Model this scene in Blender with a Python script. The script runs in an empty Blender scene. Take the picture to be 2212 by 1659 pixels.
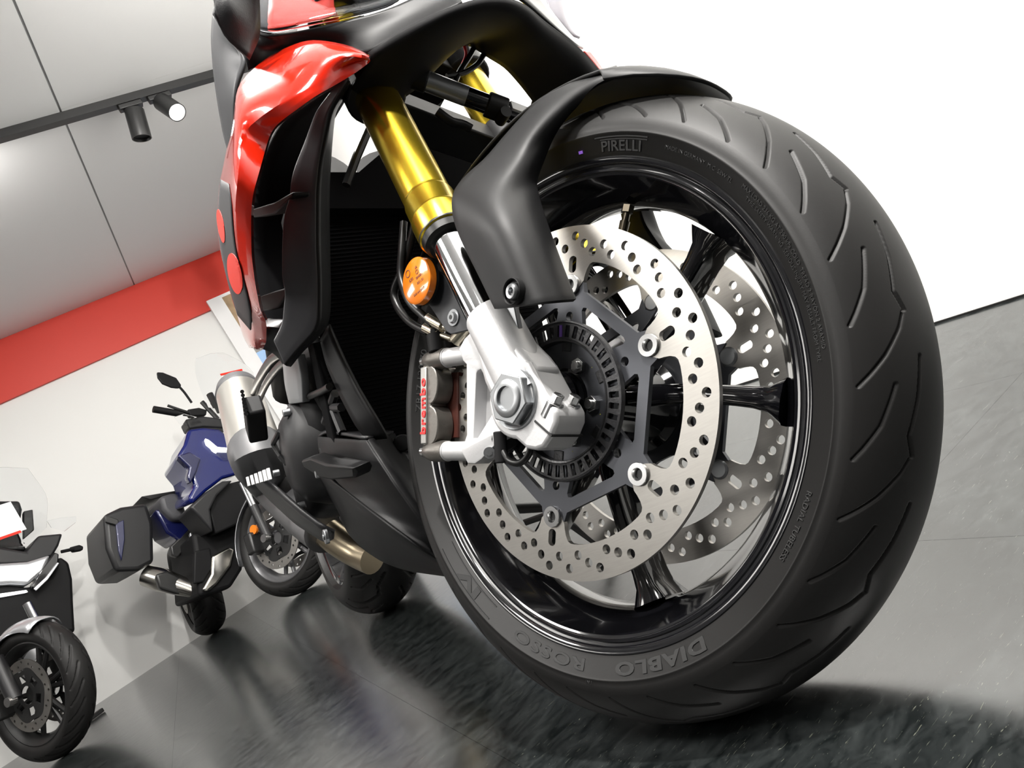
import bpy, bmesh, math, random
import numpy as np
from mathutils import Vector, Matrix
random.seed(7)
SC = bpy.context.scene
COL = SC.collection
PI = math.pi
# ------------------------------------------------------------------ camera
CAM = np.array([-0.38724, -0.58578, 0.33902])
CW = np.array([[0.7498148, -0.4687957, 0.4669137],
               [-0.4022378, 0.2373305, 0.8842392],
               [-0.5253404, -0.850826, -0.0106135]])   # columns: right, down, forward
FPX = 1554.43
cd = bpy.data.cameras.new('camera'); cam = bpy.data.objects.new('camera', cd); COL.objects.link(cam)
cd.sensor_width = 36; cd.lens = FPX * 36 / 2212; cd.clip_start = 0.02
mm = Matrix.Identity(4)
for i in range(3):
    mm[i][0] = CW[i, 0]; mm[i][1] = -CW[i, 1]; mm[i][2] = -CW[i, 2]; mm[i][3] = CAM[i]
cam.matrix_world = mm
SC.camera = cam
# ------------------------------------------------------------------ light
wd = bpy.data.worlds.new('room_air'); SC.world = wd; wd.use_nodes = True
bg = wd.node_tree.nodes['Background']; bg.inputs[0].default_value = (0.9, 0.95, 1, 1); bg.inputs[1].default_value = 0.05
def area(name, loc, to, sx, sy, power, col=(1, 0.97, 0.93)):
    l = bpy.data.lights.new(name, 'AREA'); l.shape = 'RECTANGLE'; l.size = sx; l.size_y = sy; l.energy = power; l.color = col
    o = bpy.data.objects.new(name, l); COL.objects.link(o); o.location = loc
    o.rotation_euler = (Vector(to) - Vector(loc)).to_track_quat('-Z', 'Y').to_euler()
    return o
area('ceiling_panel_light', (-1.0, 0.45, 2.04), (-1.0, 0.45, 0), 0.6, 0.6, 30)
area('ceiling_panel_light', (-0.75, -0.95, 2.04), (-0.75, -0.95, 0), 0.6, 0.6, 22)
area('ceiling_panel_light', (-2.6, 0.6, 2.04), (-2.6, 0.6, 0), 0.6, 1.2, 17)
area('ceiling_panel_light', (-1.6, 2.4, 2.04), (-1.6, 2.4, 0), 0.6, 1.2, 16)
area('wall_wash_light', (0.1, -0.6, 2.0), (0.9, -0.2, 0.8), 0.10, 0.10, 62)  # added wash to blow out the right wall; no track runs here
area('wall_wash_light', (0.1, 0.9, 2.0), (0.95, 1.2, 0.9), 0.10, 0.10, 58)  # second added wash along the right wall, off the track
area('wall_wash_light', (-0.4, 2.2, 1.98), (-0.3, 4.2, 0.5), 0.10, 0.10, 7)
SC.view_settings.view_transform = 'Standard'; SC.view_settings.look = 'None'
SC.view_settings.gamma = 1; SC.view_settings.use_curve_mapping = False
SC.view_settings.exposure = 0.35
# ------------------------------------------------------------------ frames
WC = np.array([0, 0, 0.267068])                       # front wheel centre
WA = np.array([[0.3591995, 0.8418852, 0.4027468],
               [-0.9332608, 0.3240303, 0.1550118],
               [0.0, -0.431548, 0.90209]])            # wheel axes: forward, left, up (steered, leaning on its side stand)
BO = np.array([-0.08936, 0, 0])
BB = np.array([[0.9483237, 0, -0.3173047], [0, 1, 0], [0.3173047, 0, 0.9483237]])  # rows: left, back, up of the leaning bike
def wf(x, y, z): return WC + WA @ np.array([x, y, z])
def bf(l, b, u): return BO + BB.T @ np.array([l, b, u])
def ray(px, py): return CW @ np.array([(px - 1106) / FPX, (py - 829.5) / FPX, 1.0])
def pd(px, py, d): return CAM + ray(px, py) * d                      # photo point at a depth
def pwy(px, py, y):                                                  # ... on a plane of the wheel frame
    v = WA.T @ ray(px, py); c = WA.T @ (CAM - WC); return CAM + ray(px, py) * ((y - c[1]) / v[1])
def pbl(px, py, val, ax=0):                                          # ... on a plane of the bike frame
    v = BB @ ray(px, py); c = BB @ (CAM - BO); return CAM + ray(px, py) * ((val - c[ax]) / v[ax])
def pbb(px, py, b): return pbl(px, py, b, 1)
def pax(px, py, ax, val): r = ray(px, py); return CAM + r * ((val - CAM[ax]) / r[ax])
# ------------------------------------------------------------------ materials
def mat(name, col, rough=0.5, metal=0.0, coat=0.0, bump=0.0, bscale=200, var=0.0, vscale=8, spec=0.5, trans=0.0, ior=1.5, emit=None, es=0, stretch=None, alpha=1.0):
    m = bpy.data.materials.new(name); m.use_nodes = True; nt = m.node_tree; b = nt.nodes['Principled BSDF']
    c = tuple(col) + (1,)
    b.inputs['Base Color'].default_value = c; b.inputs['Roughness'].default_value = rough; b.inputs['Metallic'].default_value = metal
    b.inputs['Coat Weight'].default_value = coat; b.inputs['Coat Roughness'].default_value = 0.04
    b.inputs['Specular IOR Level'].default_value = spec; b.inputs['Transmission Weight'].default_value = trans; b.inputs['IOR'].default_value = ior
    b.inputs['Alpha'].default_value = alpha
    if emit: b.inputs['Emission Color'].default_value = tuple(emit) + (1,); b.inputs['Emission Strength'].default_value = es
    if bump or var:
        tc = nt.nodes.new('ShaderNodeTexCoord'); src = tc.outputs['Object']
        if stretch:
            mp = nt.nodes.new('ShaderNodeMapping'); mp.inputs['Scale'].default_value = stretch; nt.links.new(src, mp.inputs[0]); src = mp.outputs[0]
    if bump:
        n = nt.nodes.new('ShaderNodeTexNoise'); n.inputs['Scale'].default_value = bscale; n.inputs['Detail'].default_value = 3; nt.links.new(src, n.inputs['Vector'])
        bp = nt.nodes.new('ShaderNodeBump'); bp.inputs['Strength'].default_value = bump; bp.inputs['Distance'].default_value = 0.002
        nt.links.new(n.outputs[0], bp.inputs['Height']); nt.links.new(bp.outputs[0], b.inputs['Normal'])
    if var:
        n2 = nt.nodes.new('ShaderNodeTexNoise'); n2.inputs['Scale'].default_value = vscale; n2.inputs['Detail'].default_value = 5; nt.links.new(src, n2.inputs['Vector'])
        mx = nt.nodes.new('ShaderNodeMix'); mx.data_type = 'RGBA'
        mx.inputs[6].default_value = tuple(x * (1 - var) for x in col) + (1,); mx.inputs[7].default_value = tuple(min(1, x * (1 + var)) for x in col) + (1,)
        nt.links.new(n2.outputs[0], mx.inputs[0]); nt.links.new(mx.outputs[2], b.inputs['Base Color'])
    return m
M = {}
M['rubber'] = mat('tyre_rubber', (0.0085, 0.0082, 0.008), 0.5, bump=0.03, bscale=900, var=0.35, vscale=14, spec=0.28)
M['rubber_print'] = mat('moulded_rubber', (0.009, 0.009, 0.009), 0.4, spec=0.4)
M['gloss'] = mat('gloss_black_paint', (0.004, 0.004, 0.005), 0.1, coat=0.6, spec=0.5)
M['plastic'] = mat('matt_black_plastic', (0.0065, 0.0065, 0.007), 0.48, bump=0.03, bscale=1400, spec=0.24)
M['dark'] = mat('dark_plastic', (0.005, 0.005, 0.0055), 0.6, spec=0.2)
M['satin'] = mat('satin_black_cover', (0.015, 0.015, 0.0165), 0.42, bump=0.1, bscale=700)
M['steel'] = mat('ground_steel', (0.40, 0.385, 0.36), 0.40, 1.0, var=0.1, vscale=60, stretch=(1, 1, 14))
M['steel_dark'] = mat('shaded_steel_back', (0.42, 0.39, 0.35), 0.3, 1.0, bump=0.06, bscale=60, var=0.2, vscale=12)
M['cast'] = mat('silver_cast_aluminium', (0.52, 0.52, 0.525), 0.42, 0.35, bump=0.06, bscale=400)
M['bolt'] = mat('zinc_bolt', (0.5, 0.5, 0.5), 0.25, 1.0)
M['nut'] = mat('grey_axle_nut', (0.34, 0.35, 0.36), 0.32, 0.9)
M['caliper'] = mat('titanium_grey_anodised', (0.20, 0.188, 0.172), 0.38, 0.85, bump=0.08, bscale=300)
M['carrier'] = mat('grey_anodised_carrier', (0.075, 0.078, 0.088), 0.38, 0.6)
M['abs'] = mat('black_pulse_ring', (0.03, 0.03, 0.032), 0.38, 0.3, bump=0.2, bscale=400)
M['gold'] = mat('gold_anodised_tube', (0.66, 0.47, 0.035), 0.22, 0.95)
M['chrome'] = mat('hard_chrome', (0.75, 0.76, 0.78), 0.06, 1.0)
M['seal'] = mat('black_seal', (0.008, 0.008, 0.008), 0.35)
M['red'] = mat('red_gloss_paint', (0.52, 0.014, 0.003), 0.22, coat=1.0, spec=0.3)
M['redflat'] = mat('red_decal', (0.6, 0.02, 0.006), 0.5, spec=0.3)
M['greydecal'] = mat('dark_grey_decal', (0.03, 0.03, 0.032), 0.6, spec=0.2)
M['greypaint'] = mat('graphite_paint', (0.03, 0.031, 0.034), 0.45, spec=0.3)
M['amber'] = mat('amber_reflector', (0.75, 0.19, 0.01), 0.16, spec=0.9, coat=1.0)
M['lens'] = mat('clear_lens', (0.9, 0.92, 0.95), 0.03, trans=1.0, ior=1.25)
M['redtxt'] = mat('red_lettering', (0.7, 0.01, 0.01), 0.4)
M['white'] = mat('white_print', (0.85, 0.85, 0.85), 0.5)
M['yellow'] = mat('yellow_paint_mark', (0.75, 0.7, 0.02), 0.5)
M['violet'] = mat('violet_paint_mark', (0.2, 0.08, 0.5), 0.5)
M['cable'] = mat('black_hose', (0.006, 0.006, 0.006), 0.35, spec=0.35)
# ------------------------------------------------------------------ mesh helpers
def vec(p): return np.array([float(p[0]), float(p[1]), float(p[2])])
def unit(v): v = vec(v); return v / (np.linalg.norm(v) + 1e-12)
def perp(a):
    a = unit(a); t = np.array([0, 0, 1.0]) if abs(a[2]) < 0.9 else np.array([1.0, 0, 0])
    e = unit(np.cross(t, a)); return e, np.cross(a, e)
class MB:
    def __init__(s): s.v = []; s.f = []
    def add(s, vs, fs):
        n = len(s.v); s.v += [tuple(map(float, p)) for p in vs]; s.f += [tuple(i + n for i in q) for q in fs]; return s
    def box(s, o, ex, ey, ez):
        o, ex, ey, ez = map(vec, (o, ex, ey, ez)); P = [o + a * ex + b * ey + c * ez for a in (-.5, .5) for b in (-.5, .5) for c in (-.5, .5)]
        F = [(0, 1, 3, 2), (4, 6, 7, 5), (0, 4, 5, 1), (2, 3, 7, 6), (0, 2, 6, 4), (1, 5, 7, 3)]
        if np.dot(np.cross(ex, ey), ez) < 0: F = [q[::-1] for q in F]
        return s.add(P, F)
    def cyl(s, p0, p1, r0, r1=None, n=24, ref=None, caps=True):
        p0, p1 = vec(p0), vec(p1); r1 = r0 if r1 is None else r1; a = unit(p1 - p0)
        if ref is None: e, g = perp(a)
        else: e = unit(vec(ref) - a * np.dot(ref, a)); g = np.cross(a, e)
        P = [p + r * (math.cos(2 * PI * i / n) * e + math.sin(2 * PI * i / n) * g) for p, r in ((p0, r0), (p1, r1)) for i in range(n)]
        F = [(i, (i + 1) % n, n + (i + 1) % n, n + i) for i in range(n)]
        if caps: F += [tuple(range(n))[::-1], tuple(range(n, 2 * n))]
        return s.add(P, F)
    def lathe(s, prof, o, axis, n=48, closed=False, arc=None, ref=None):      # prof: (along axis, radius)
        o = vec(o); a = unit(axis)
        if ref is None: e, g = perp(a)
        else: e = unit(vec(ref) - a * np.dot(ref, a)); g = np.cross(a, e)
        k = len(prof); full = arc is None; m = n if full else n + 1; a0, a1 = (0, 2 * PI) if full else arc
        P = []
        for i in range(m):
            t = a0 + (a1 - a0) * i / n; d = math.cos(t) * e + math.sin(t) * g
            P += [o + a * y + d * r for y, r in prof]
        F = []
        for i in range(n):
            j = (i + 1) % m
            for q in range(k if closed else k - 1): F.append((i * k + q, i * k + (q + 1) % k, j * k + (q + 1) % k, j * k + q))
        return s.add(P, F)
    def tube(s, pts, r, n=10, closed=False, caps=True):
        P = [vec(p) for p in pts]; k = len(P); rs = r if hasattr(r, '__len__') else [r] * k
        T = [unit(P[min(i + 1, k - 1)] - P[max(i - 1, 0)]) for i in range(k)]
        if closed: T = [unit(P[(i + 1) % k] - P[i - 1]) for i in range(k)]
        e, g = perp(T[0]); V = []
        for i in range(k):
            e = unit(e - T[i] * np.dot(e, T[i])); g = np.cross(T[i], e)
            V += [P[i] + rs[i] * (math.cos(2 * PI * j / n) * e + math.sin(2 * PI * j / n) * g) for j in range(n)]
        F = [(i * n + j, i * n + (j + 1) % n, ((i + 1) % k) * n + (j + 1) % n, ((i + 1) % k) * n + j) for i in range(k if closed else k - 1) for j in range(n)]
        if caps and not closed: F += [tuple(range(n))[::-1], tuple(range((k - 1) * n, k * n))]
        return s.add(V, F)
    def loft(s, rails, closed=False):              # rails: equal-length point rows
        k = len(rails[0]); V = [p for r in rails for p in r]; m = len(rails)
        F = [(i * k + j, i * k + (j + 1) % k, (i + 1) * k + (j + 1) % k, (i + 1) * k + j) for i in range(m - 1) for j in range(k if closed else k - 1)]
        return s.add(V, F)
    def sections(s, secs):                         # closed rings joined and capped
        k = len(secs[0]); s.loft(secs, True); n = len(s.v); m = len(secs)
        s.f += [tuple(range(n - m * k, n - m * k + k))[::-1], tuple(range(n - k, n))]; return s
    def prism(s, poly, o, ex, ey, ez, h0, h1):     # outline (x,y) swept along ez from h0 to h1
        o, ex, ey, ez = map(vec, (o, ex, ey, ez)); n = len(poly)
        P = [o + ex * x + ey * y + ez * h for h in (h0, h1) for x, y in poly]
        F = [(i, (i + 1) % n, n + (i + 1) % n, n + i) for i in range(n)] + [tuple(range(n))[::-1], tuple(range(n, 2 * n))]
        return s.add(P, F)
    def ball(s, c, r, n=16, m=10, ax=None):
        c = vec(c); r = vec(r) if hasattr(r, '__len__') else np.array([r, r, r]); A = np.eye(3) if ax is None else np.array([vec(q) for q in ax])
        P = []
        for i in range(m + 1):
            t = PI * i / m
            P += [c + A.T @ (r * np.array([math.sin(t) * math.cos(2 * PI * j / n), math.sin(t) * math.sin(2 * PI * j / n), math.cos(t)])) for j in range(n)]
        return s.add(P, [(i * n + j, (i + 1) * n + j, (i + 1) * n + (j + 1) % n, i * n + (j + 1) % n) for i in range(m) for j in range(n)])
    def build(s, name, m, parent=None, smooth=40, bevel=0, sub=0, solid=0, off=0, seg=2, fix=True):
        me = bpy.data.meshes.new(name); me.from_pydata(s.v, [], s.f)
        if fix:
            bm = bmesh.new(); bm.from_mesh(me); bmesh.ops.remove_doubles(bm, verts=bm.verts, dist=1e-6)
            bmesh.ops.recalc_face_normals(bm, faces=bm.faces); bm.to_mesh(me); bm.free()
        return link(name, me, m, parent, smooth, bevel, sub, solid, off, seg)
def link(name, me, m, parent=None, smooth=40, bevel=0, sub=0, solid=0, off=0, seg=2):
    me.materials.clear(); me.materials.append(M[m] if isinstance(m, str) else m)
    if smooth:
        me.shade_smooth(); me.set_sharp_from_angle(angle=math.radians(180 if sub else smooth))
    o = bpy.data.objects.new(name, me); COL.objects.link(o)
    if solid: q = o.modifiers.new('thick', 'SOLIDIFY'); q.thickness = solid; q.offset = off
    if bevel: q = o.modifiers.new('edge', 'BEVEL'); q.width = bevel; q.segments = seg; q.limit_method = 'ANGLE'; q.angle_limit = math.radians(35); q.harden_normals = False
    if sub: q = o.modifiers.new('sub', 'SUBSURF'); q.levels = sub; q.render_levels = sub
    if parent is not None:
        o.parent = parent; o.matrix_parent_inverse = parent_inv(parent)
    return o
def parent_inv(p):
    L = Matrix.Identity(4); q = p
    while q is not None:
        L = q.matrix_parent_inverse @ q.matrix_basis @ L if False else (q.matrix_parent_inverse @ q.matrix_basis) @ L; q = q.parent
    return L.inverted()
def thing(name, label, cat, loc=(0, 0, 0), group=None):
    o = bpy.data.objects.new(name, None); COL.objects.link(o); o.location = loc; o.empty_display_size = 0.1
    o['label'] = label; o['category'] = cat
    if group: o['group'] = group
    return o
def tag(o, label, cat, group=None):
    o['label'] = label; o['category'] = cat
    if group: o['group'] = group
    return o
def struct(o): o['kind'] = 'structure'; return o
def flat_mesh(splines, h, bev=0.0):                 # filled outlines with holes, thickness h, in the local xy plane
    cu = bpy.data.curves.new('outline', 'CURVE'); cu.dimensions = '2D'; cu.fill_mode = 'BOTH'; cu.extrude = h / 2 - bev
    if bev: cu.bevel_depth = bev; cu.bevel_resolution = 1; cu.offset = -bev
    for pts in splines:
        sp = cu.splines.new('POLY'); sp.points.add(len(pts) - 1); sp.use_cyclic_u = True
        for i, (x, y) in enumerate(pts): sp.points[i].co = (x, y, 0, 1)
    o = bpy.data.objects.new('outline', cu); me = bpy.data.meshes.new_from_object(o)
    bpy.data.objects.remove(o); bpy.data.curves.remove(cu); return me
def place(me, o, ex, ey, ez):
    A = np.array([vec(ex), vec(ey), vec(ez)]).T; o = vec(o)
    co = np.empty(len(me.vertices) * 3); me.vertices.foreach_get('co', co); co = co.reshape(-1, 3) @ A.T + o
    me.vertices.foreach_set('co', co.ravel()); me.update(); return me
def weld(me, d=1e-6):
    bm = bmesh.new(); bm.from_mesh(me); bmesh.ops.remove_doubles(bm, verts=bm.verts, dist=d); bmesh.ops.recalc_face_normals(bm, faces=bm.faces); bm.to_mesh(me); bm.free(); return me
def plate(name, splines, h, o, ex, ey, ez, m, parent=None, bev=0.0, smooth=35):
    return link(name, weld(place(flat_mesh(splines, h, bev), o, ex, ey, ez)), m, parent, smooth)
def text_mesh(body, size, depth, bold=0.0, space=1.0):
    t = bpy.data.curves.new('text', 'FONT'); t.body = body; t.size = size; t.extrude = depth / 2; t.align_x = 'CENTER'; t.align_y = 'CENTER'; t.offset = bold; t.space_character = space; t.resolution_u = 3
    o = bpy.data.objects.new('text', t); me = bpy.data.meshes.new_from_object(o); bpy.data.objects.remove(o); bpy.data.curves.remove(t); return me
def circ(cx, cy, r, n=16, a0=0): return [(cx + r * math.cos(a0 + 2 * PI * i / n), cy + r * math.sin(a0 + 2 * PI * i / n)) for i in range(n)]
def spline(pts, n):                                 # smooth resampling of a polyline (Catmull-Rom)
    P = np.array([vec(p) if len(p) == 3 else np.array(p, float) for p in pts]); k = len(P); out = []
    for i in range(n):
        t = i / (n - 1) * (k - 1); j = min(int(t), k - 2); u = t - j
        a, b, c, d = P[max(j - 1, 0)], P[j], P[j + 1], P[min(j + 2, k - 1)]
        out.append(0.5 * (2 * b + (c - a) * u + (2 * a - 5 * b + 4 * c - d) * u * u + (3 * b - a - 3 * c + d) * u ** 3))
    return out
def resamp(pts, n):                                 # even spacing along a polyline, lightly smoothed
    P = np.array([vec(p) if len(p) == 3 else np.array(p, float) for p in pts]); L = np.r_[0, np.cumsum(np.linalg.norm(np.diff(P, axis=0), axis=1))]; t = np.linspace(0, L[-1], n)
    Q = np.stack([np.interp(t, L, P[:, k]) for k in range(P.shape[1])], 1)
    for _ in range(2): Q[1:-1] = 0.25 * Q[:-2] + 0.5 * Q[1:-1] + 0.25 * Q[2:]
    return list(Q)
def sheet(name, rails, m, parent, n=24, k=10, solid=0.004, off=-1, smooth=60, sm=True, bevel=0):    # curved panel through 3-D rails
    R = [spline(r, n) for r in rails]
    if sm and len(R) > 2: R = [list(x) for x in zip(*[spline([R[i][j] for i in range(len(R))], k) for j in range(n)])]
    b = MB(); b.loft(R); return b.build(name, m, parent, smooth=smooth, solid=solid, off=off, bevel=bevel)
# ------------------------------------------------------------------ the setting
def floor_mat():
    m = bpy.data.materials.new('dark_slate_vinyl'); m.use_nodes = True; nt = m.node_tree; b = nt.nodes['Principled BSDF']; N = nt.nodes.new; L = nt.links.new
    g = N('ShaderNodeNewGeometry'); mp = N('ShaderNodeMapping'); mp.inputs['Rotation'].default_value = (0, 0, 0.5); mp.inputs['Scale'].default_value = (1, 1.6, 1); L(g.outputs['Position'], mp.inputs[0])
    n1 = N('ShaderNodeTexNoise'); n1.inputs['Scale'].default_value = 30; n1.inputs['Detail'].default_value = 9; n1.inputs['Roughness'].default_value = 0.62; n1.inputs['Distortion'].default_value = 0.8; L(mp.outputs[0], n1.inputs['Vector'])
    cr = N('ShaderNodeValToRGB'); e = cr.color_ramp.elements; e[0].position = 0.38; e[0].color = (0.005, 0.0065, 0.0066, 1); e[1].position = 0.72; e[1].color = (0.030, 0.034, 0.034, 1); L(n1.outputs[0], cr.inputs[0])
    mp2 = N('ShaderNodeMapping'); mp2.inputs['Scale'].default_value = (1, 7, 1); mp2.inputs['Rotation'].default_value = (0, 0, 0.9); L(g.outputs['Position'], mp2.inputs[0])
    n2 = N('ShaderNodeTexNoise'); n2.inputs['Scale'].default_value = 85; n2.inputs['Detail'].default_value = 4; n2.inputs['Distortion'].default_value = 1.6; L(mp2.outputs[0], n2.inputs['Vector'])
    c2 = N('ShaderNodeValToRGB'); c2.color_ramp.elements[0].position = 0.66; c2.color_ramp.elements[0].color = (0, 0, 0, 1); c2.color_ramp.elements[1].position = 0.74; c2.color_ramp.elements[1].color = (1, 1, 1, 1); L(n2.outputs[0], c2.inputs[0])
    mx = N('ShaderNodeMix'); mx.data_type = 'RGBA'; L(c2.outputs[0], mx.inputs[0]); L(cr.outputs[0], mx.inputs[6]); mx.inputs[7].default_value = (0.12, 0.125, 0.10, 1); L(mx.outputs[2], b.inputs['Base Color'])
    n3 = N('ShaderNodeTexNoise'); n3.inputs['Scale'].default_value = 110; n3.inputs['Detail'].default_value = 6; L(mp.outputs[0], n3.inputs['Vector'])
    bp = N('ShaderNodeBump'); bp.inputs['Strength'].default_value = 0.035; bp.inputs['Distance'].default_value = 0.0005; L(n3.outputs[0], bp.inputs['Height']); L(bp.outputs[0], b.inputs['Normal'])
    mr = N('ShaderNodeMapRange'); mr.inputs[3].default_value = 0.14; mr.inputs[4].default_value = 0.24; L(n1.outputs[0], mr.inputs[0]); L(mr.outputs[0], b.inputs['Roughness'])
    b.inputs['IOR'].default_value = 1.8
    return m
M['floor'] = floor_mat()
M['wall'] = mat('white_wall_paint', (0.8, 0.8, 0.78), 0.6, bump=0.05, bscale=80)
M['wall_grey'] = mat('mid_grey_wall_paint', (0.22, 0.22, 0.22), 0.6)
M['ceil'] = mat('grey_white_ceiling_panel', (0.72, 0.72, 0.72), 0.7)
M['joint'] = mat('grey_joint', (0.36, 0.36, 0.36), 0.8)
M['band'] = mat('red_wall_band', (0.62, 0.03, 0.012), 0.5)
M['black'] = mat('black_metal', (0.012, 0.012, 0.012), 0.4)
X0, X1, Y0, Y1, ZC = -4.2, 1.5, -3.2, 4.2, 2.053
fl = MB().box(((X0 + X1) / 2, (Y0 + Y1) / 2, -0.028), (X1 - X0, 0, 0), (0, Y1 - Y0, 0), (0, 0, 0.05)).build('floor', 'floor'); struct(fl)
tile_me = {}
for c in range(-11, 4):
    xa = 0.155 + 0.379 * c; off = (c * 0.31) % 0.76
    for r in range(-5, 7):
        ya = -0.04 - off + 0.76 * r if c else -0.04 + 0.76 * r
        xb, yb0, yb1 = xa + 0.379, max(ya, Y0), min(ya + 0.76, Y1)
        if yb1 - yb0 < 0.05 or xa > 1.2 or xb < X0: continue
        key = round(yb1 - yb0, 3)
        if key not in tile_me:
            t = MB().box((0, 0, -0.0015), (0.3787, 0, 0), (0, key - 0.0003, 0), (0, 0, 0.003)); me = bpy.data.meshes.new('floor_tile'); me.from_pydata(t.v, [], t.f); me.materials.append(M['floor']); tile_me[key] = me
        o = bpy.data.objects.new('floor_tile', tile_me[key]); COL.objects.link(o); o.location = ((xa + xb) / 2, (yb0 + yb1) / 2, 0); o.parent = fl
struct(MB().box((-1.35, Y1 + 0.03, 1.05), (5.8, 0, 0), (0, 0.06, 0), (0, 0, 2.2)).build('wall_left', 'wall'))
rw = unit((0.08, 1, 0)); rn = unit((1, -0.08, 0))
struct(MB().box(np.array([0.897, 0.18, 1.05]) + rn * 0.03 + rw * 0.4, rw * 7.6, rn * 0.06, (0, 0, 2.2)).build('wall_right', 'wall'))
struct(MB().box(np.array([0.897, 0.18, 0.002]) - rn * 0.001 + rw * 0.4, rw * 7.6, rn * 0.004, (0, 0, 0.004)).build('baseboard_right', 'black'))
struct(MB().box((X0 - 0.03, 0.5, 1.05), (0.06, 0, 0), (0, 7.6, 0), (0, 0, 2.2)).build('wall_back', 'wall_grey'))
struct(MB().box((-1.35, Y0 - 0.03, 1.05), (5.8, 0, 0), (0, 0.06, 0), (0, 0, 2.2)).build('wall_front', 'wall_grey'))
ce = struct(MB().box((-1.35, 0.5, ZC + 0.036), (5.9, 0, 0), (0, 7.7, 0), (0, 0, 0.06)).build('ceiling', 'joint'))
ca, cb = unit((0.0775, 1, 0)), unit((1, -0.0775, 0))
for i in range(-4, 2):
    for j in range(-2, 2):
        o = np.array([0.14, 3.0, ZC + 0.003]) + cb * (1.2 * i + 0.6) + ca * (2.0 * j + 0.2)
        if o[0] > 1.6 or o[0] < -4.6: continue
        MB().box(o, cb * 1.192, ca * 1.999, (0, 0, 0.006)).build('ceiling_panel', 'ceil', ce)
struct(MB().box((-1.35, Y1 - 0.012, (1.715 + 2.052) / 2), (5.7, 0, 0), (0, 0.024, 0), (0, 0, 0.337)).build('trim_1', 'band'))
# ------------------------------------------------------------------ the red motorcycle
bike = thing('motorcycle', 'red and black sport motorcycle with gold fork filling the foreground', 'motorcycle', tuple(BO))
ex, ey, ez = WA[:, 0], WA[:, 1], WA[:, 2]
def ang(a, r, y): t = math.radians(a); return wf(r * math.cos(t), y, r * math.sin(t))
RT, RCR = 0.289, 0.065
def crown(y): return RT - RCR + np.sqrt(np.maximum(RCR ** 2 - y ** 2, 0))
SIDE = [(0.0575, 0.2543), (0.0590, 0.2500), (0.0594, 0.2470), (0.0592, 0.2440), (0.0598, 0.2432), (0.0598, 0.2422), (0.0582, 0.2413), (0.0526, 0.2262), (0.0490, 0.2240), (0.0470, 0.2215)]
def seg_dist(u, v, poly, r=0.27):
    D = np.full(u.shape, 9.0)
    for (a0, y0), (a1, y1) in zip(poly[:-1], poly[1:]):
        x0, x1 = math.radians(a0) * r, math.radians(a1) * r; dx, dy = x1 - x0, y1 - y0
        t = np.clip(((u - x0) * dx + (v - y0) * dy) / (dx * dx + dy * dy), 0, 1)
        D = np.minimum(D, np.hypot(u - x0 - t * dx, v - y0 - t * dy))
    return D
GROOVES = [[(4.4, -21.5), (-1.07, -25.5), (-6.46, -31.5), (-9.2, -27.6)], [(-9.6, -29.2), (-11.6, -33.4), (-15.35, -43.6), (-17.9, -50.8), (-19.8, -55.6)], [(0.5, -40), (-5.4, -47.2), (-9.0, -53.4), (-10.6, -56)]]
def tyre_mesh(R0, rcr, half, side, nth, ny, depth, grooves, pitch, w0):
    sm = rcr * math.asin(half / rcr); ys = rcr * np.sin(np.linspace(-sm, sm, ny) / rcr); th = np.linspace(0, 2 * PI, nth, endpoint=False)
    T, Y = np.meshgrid(th, ys, indexing='ij'); r = R0 - rcr + np.sqrt(np.maximum(rcr ** 2 - Y ** 2, 0))
    pr = math.radians(pitch); D = np.full(T.shape, 9.0)
    for sgn, ph in ((1, 0.0), (-1, pr / 2)):
        loc = (T - ph + math.radians(12)) % pr - math.radians(12); V = rcr * np.arcsin(np.clip(Y / rcr, -1, 1)) * sgn
        for k in (-1, 0, 1, 2):
            for g in grooves: D = np.minimum(D, seg_dist((loc - k * pr) * 0.27, V, [(a, rcr * math.asin(max(-0.99, min(0.99, b / 1000 / rcr)))) for a, b in g]))
    h = np.clip((w0 + 0.0011 - D) / 0.0014, 0, 1); h = h * h * (3 - 2 * h); r = r - depth * h
    P = np.stack([r * np.cos(T), Y, r * np.sin(T)], -1).reshape(-1, 3)
    idx = np.arange(nth * ny).reshape(nth, ny); nx = np.roll(idx, -1, 0)
    F = np.stack([idx[:, :-1], idx[:, 1:], nx[:, 1:], nx[:, :-1]], -1).reshape(-1, 4)
    # side walls, joined to the edge of the tread
    for sgn, col in ((-1, 0), (1, ny - 1)):
        prev = idx[:, col]
        for (sy, sr) in side[1:]:
            base = len(P); P = np.vstack([P, np.stack([sr * np.cos(th), np.full(nth, sy * sgn), sr * np.sin(th)], -1)])
            cur = np.arange(base, base + nth)
            q = np.stack([prev, np.roll(prev, -1), np.roll(cur, -1), cur], -1) if sgn < 0 else np.stack([prev, cur, np.roll(cur, -1), np.roll(prev, -1)], -1)
            F = np.vstack([F, q]); prev = cur
    return P, F
def np_mesh(name, P, F):
    me = bpy.data.meshes.new(name); me.vertices.add(len(P)); me.vertices.foreach_set('co', P.ravel())
    me.loops.add(F.size); me.loops.foreach_set('vertex_index', F.ravel().astype(np.int32)); me.polygons.add(len(F))
    me.polygons.foreach_set('loop_start', np.arange(0, F.size, 4, dtype=np.int32)); me.polygons.foreach_set('loop_total', np.full(len(F), 4, dtype=np.int32)); me.update(calc_edges=True); me.validate(); return me
P, F = tyre_mesh(RT, RCR, 0.0575, SIDE, 3200, 200, 0.0034, GROOVES, 20.0, 0.0007)
me = np_mesh('tyre', P @ WA.T + WC, F)
tyre = link('tyre', me, 'rubber', bike, smooth=180); tyre['label'] = 'fat black front tyre with angled tread grooves'
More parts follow.
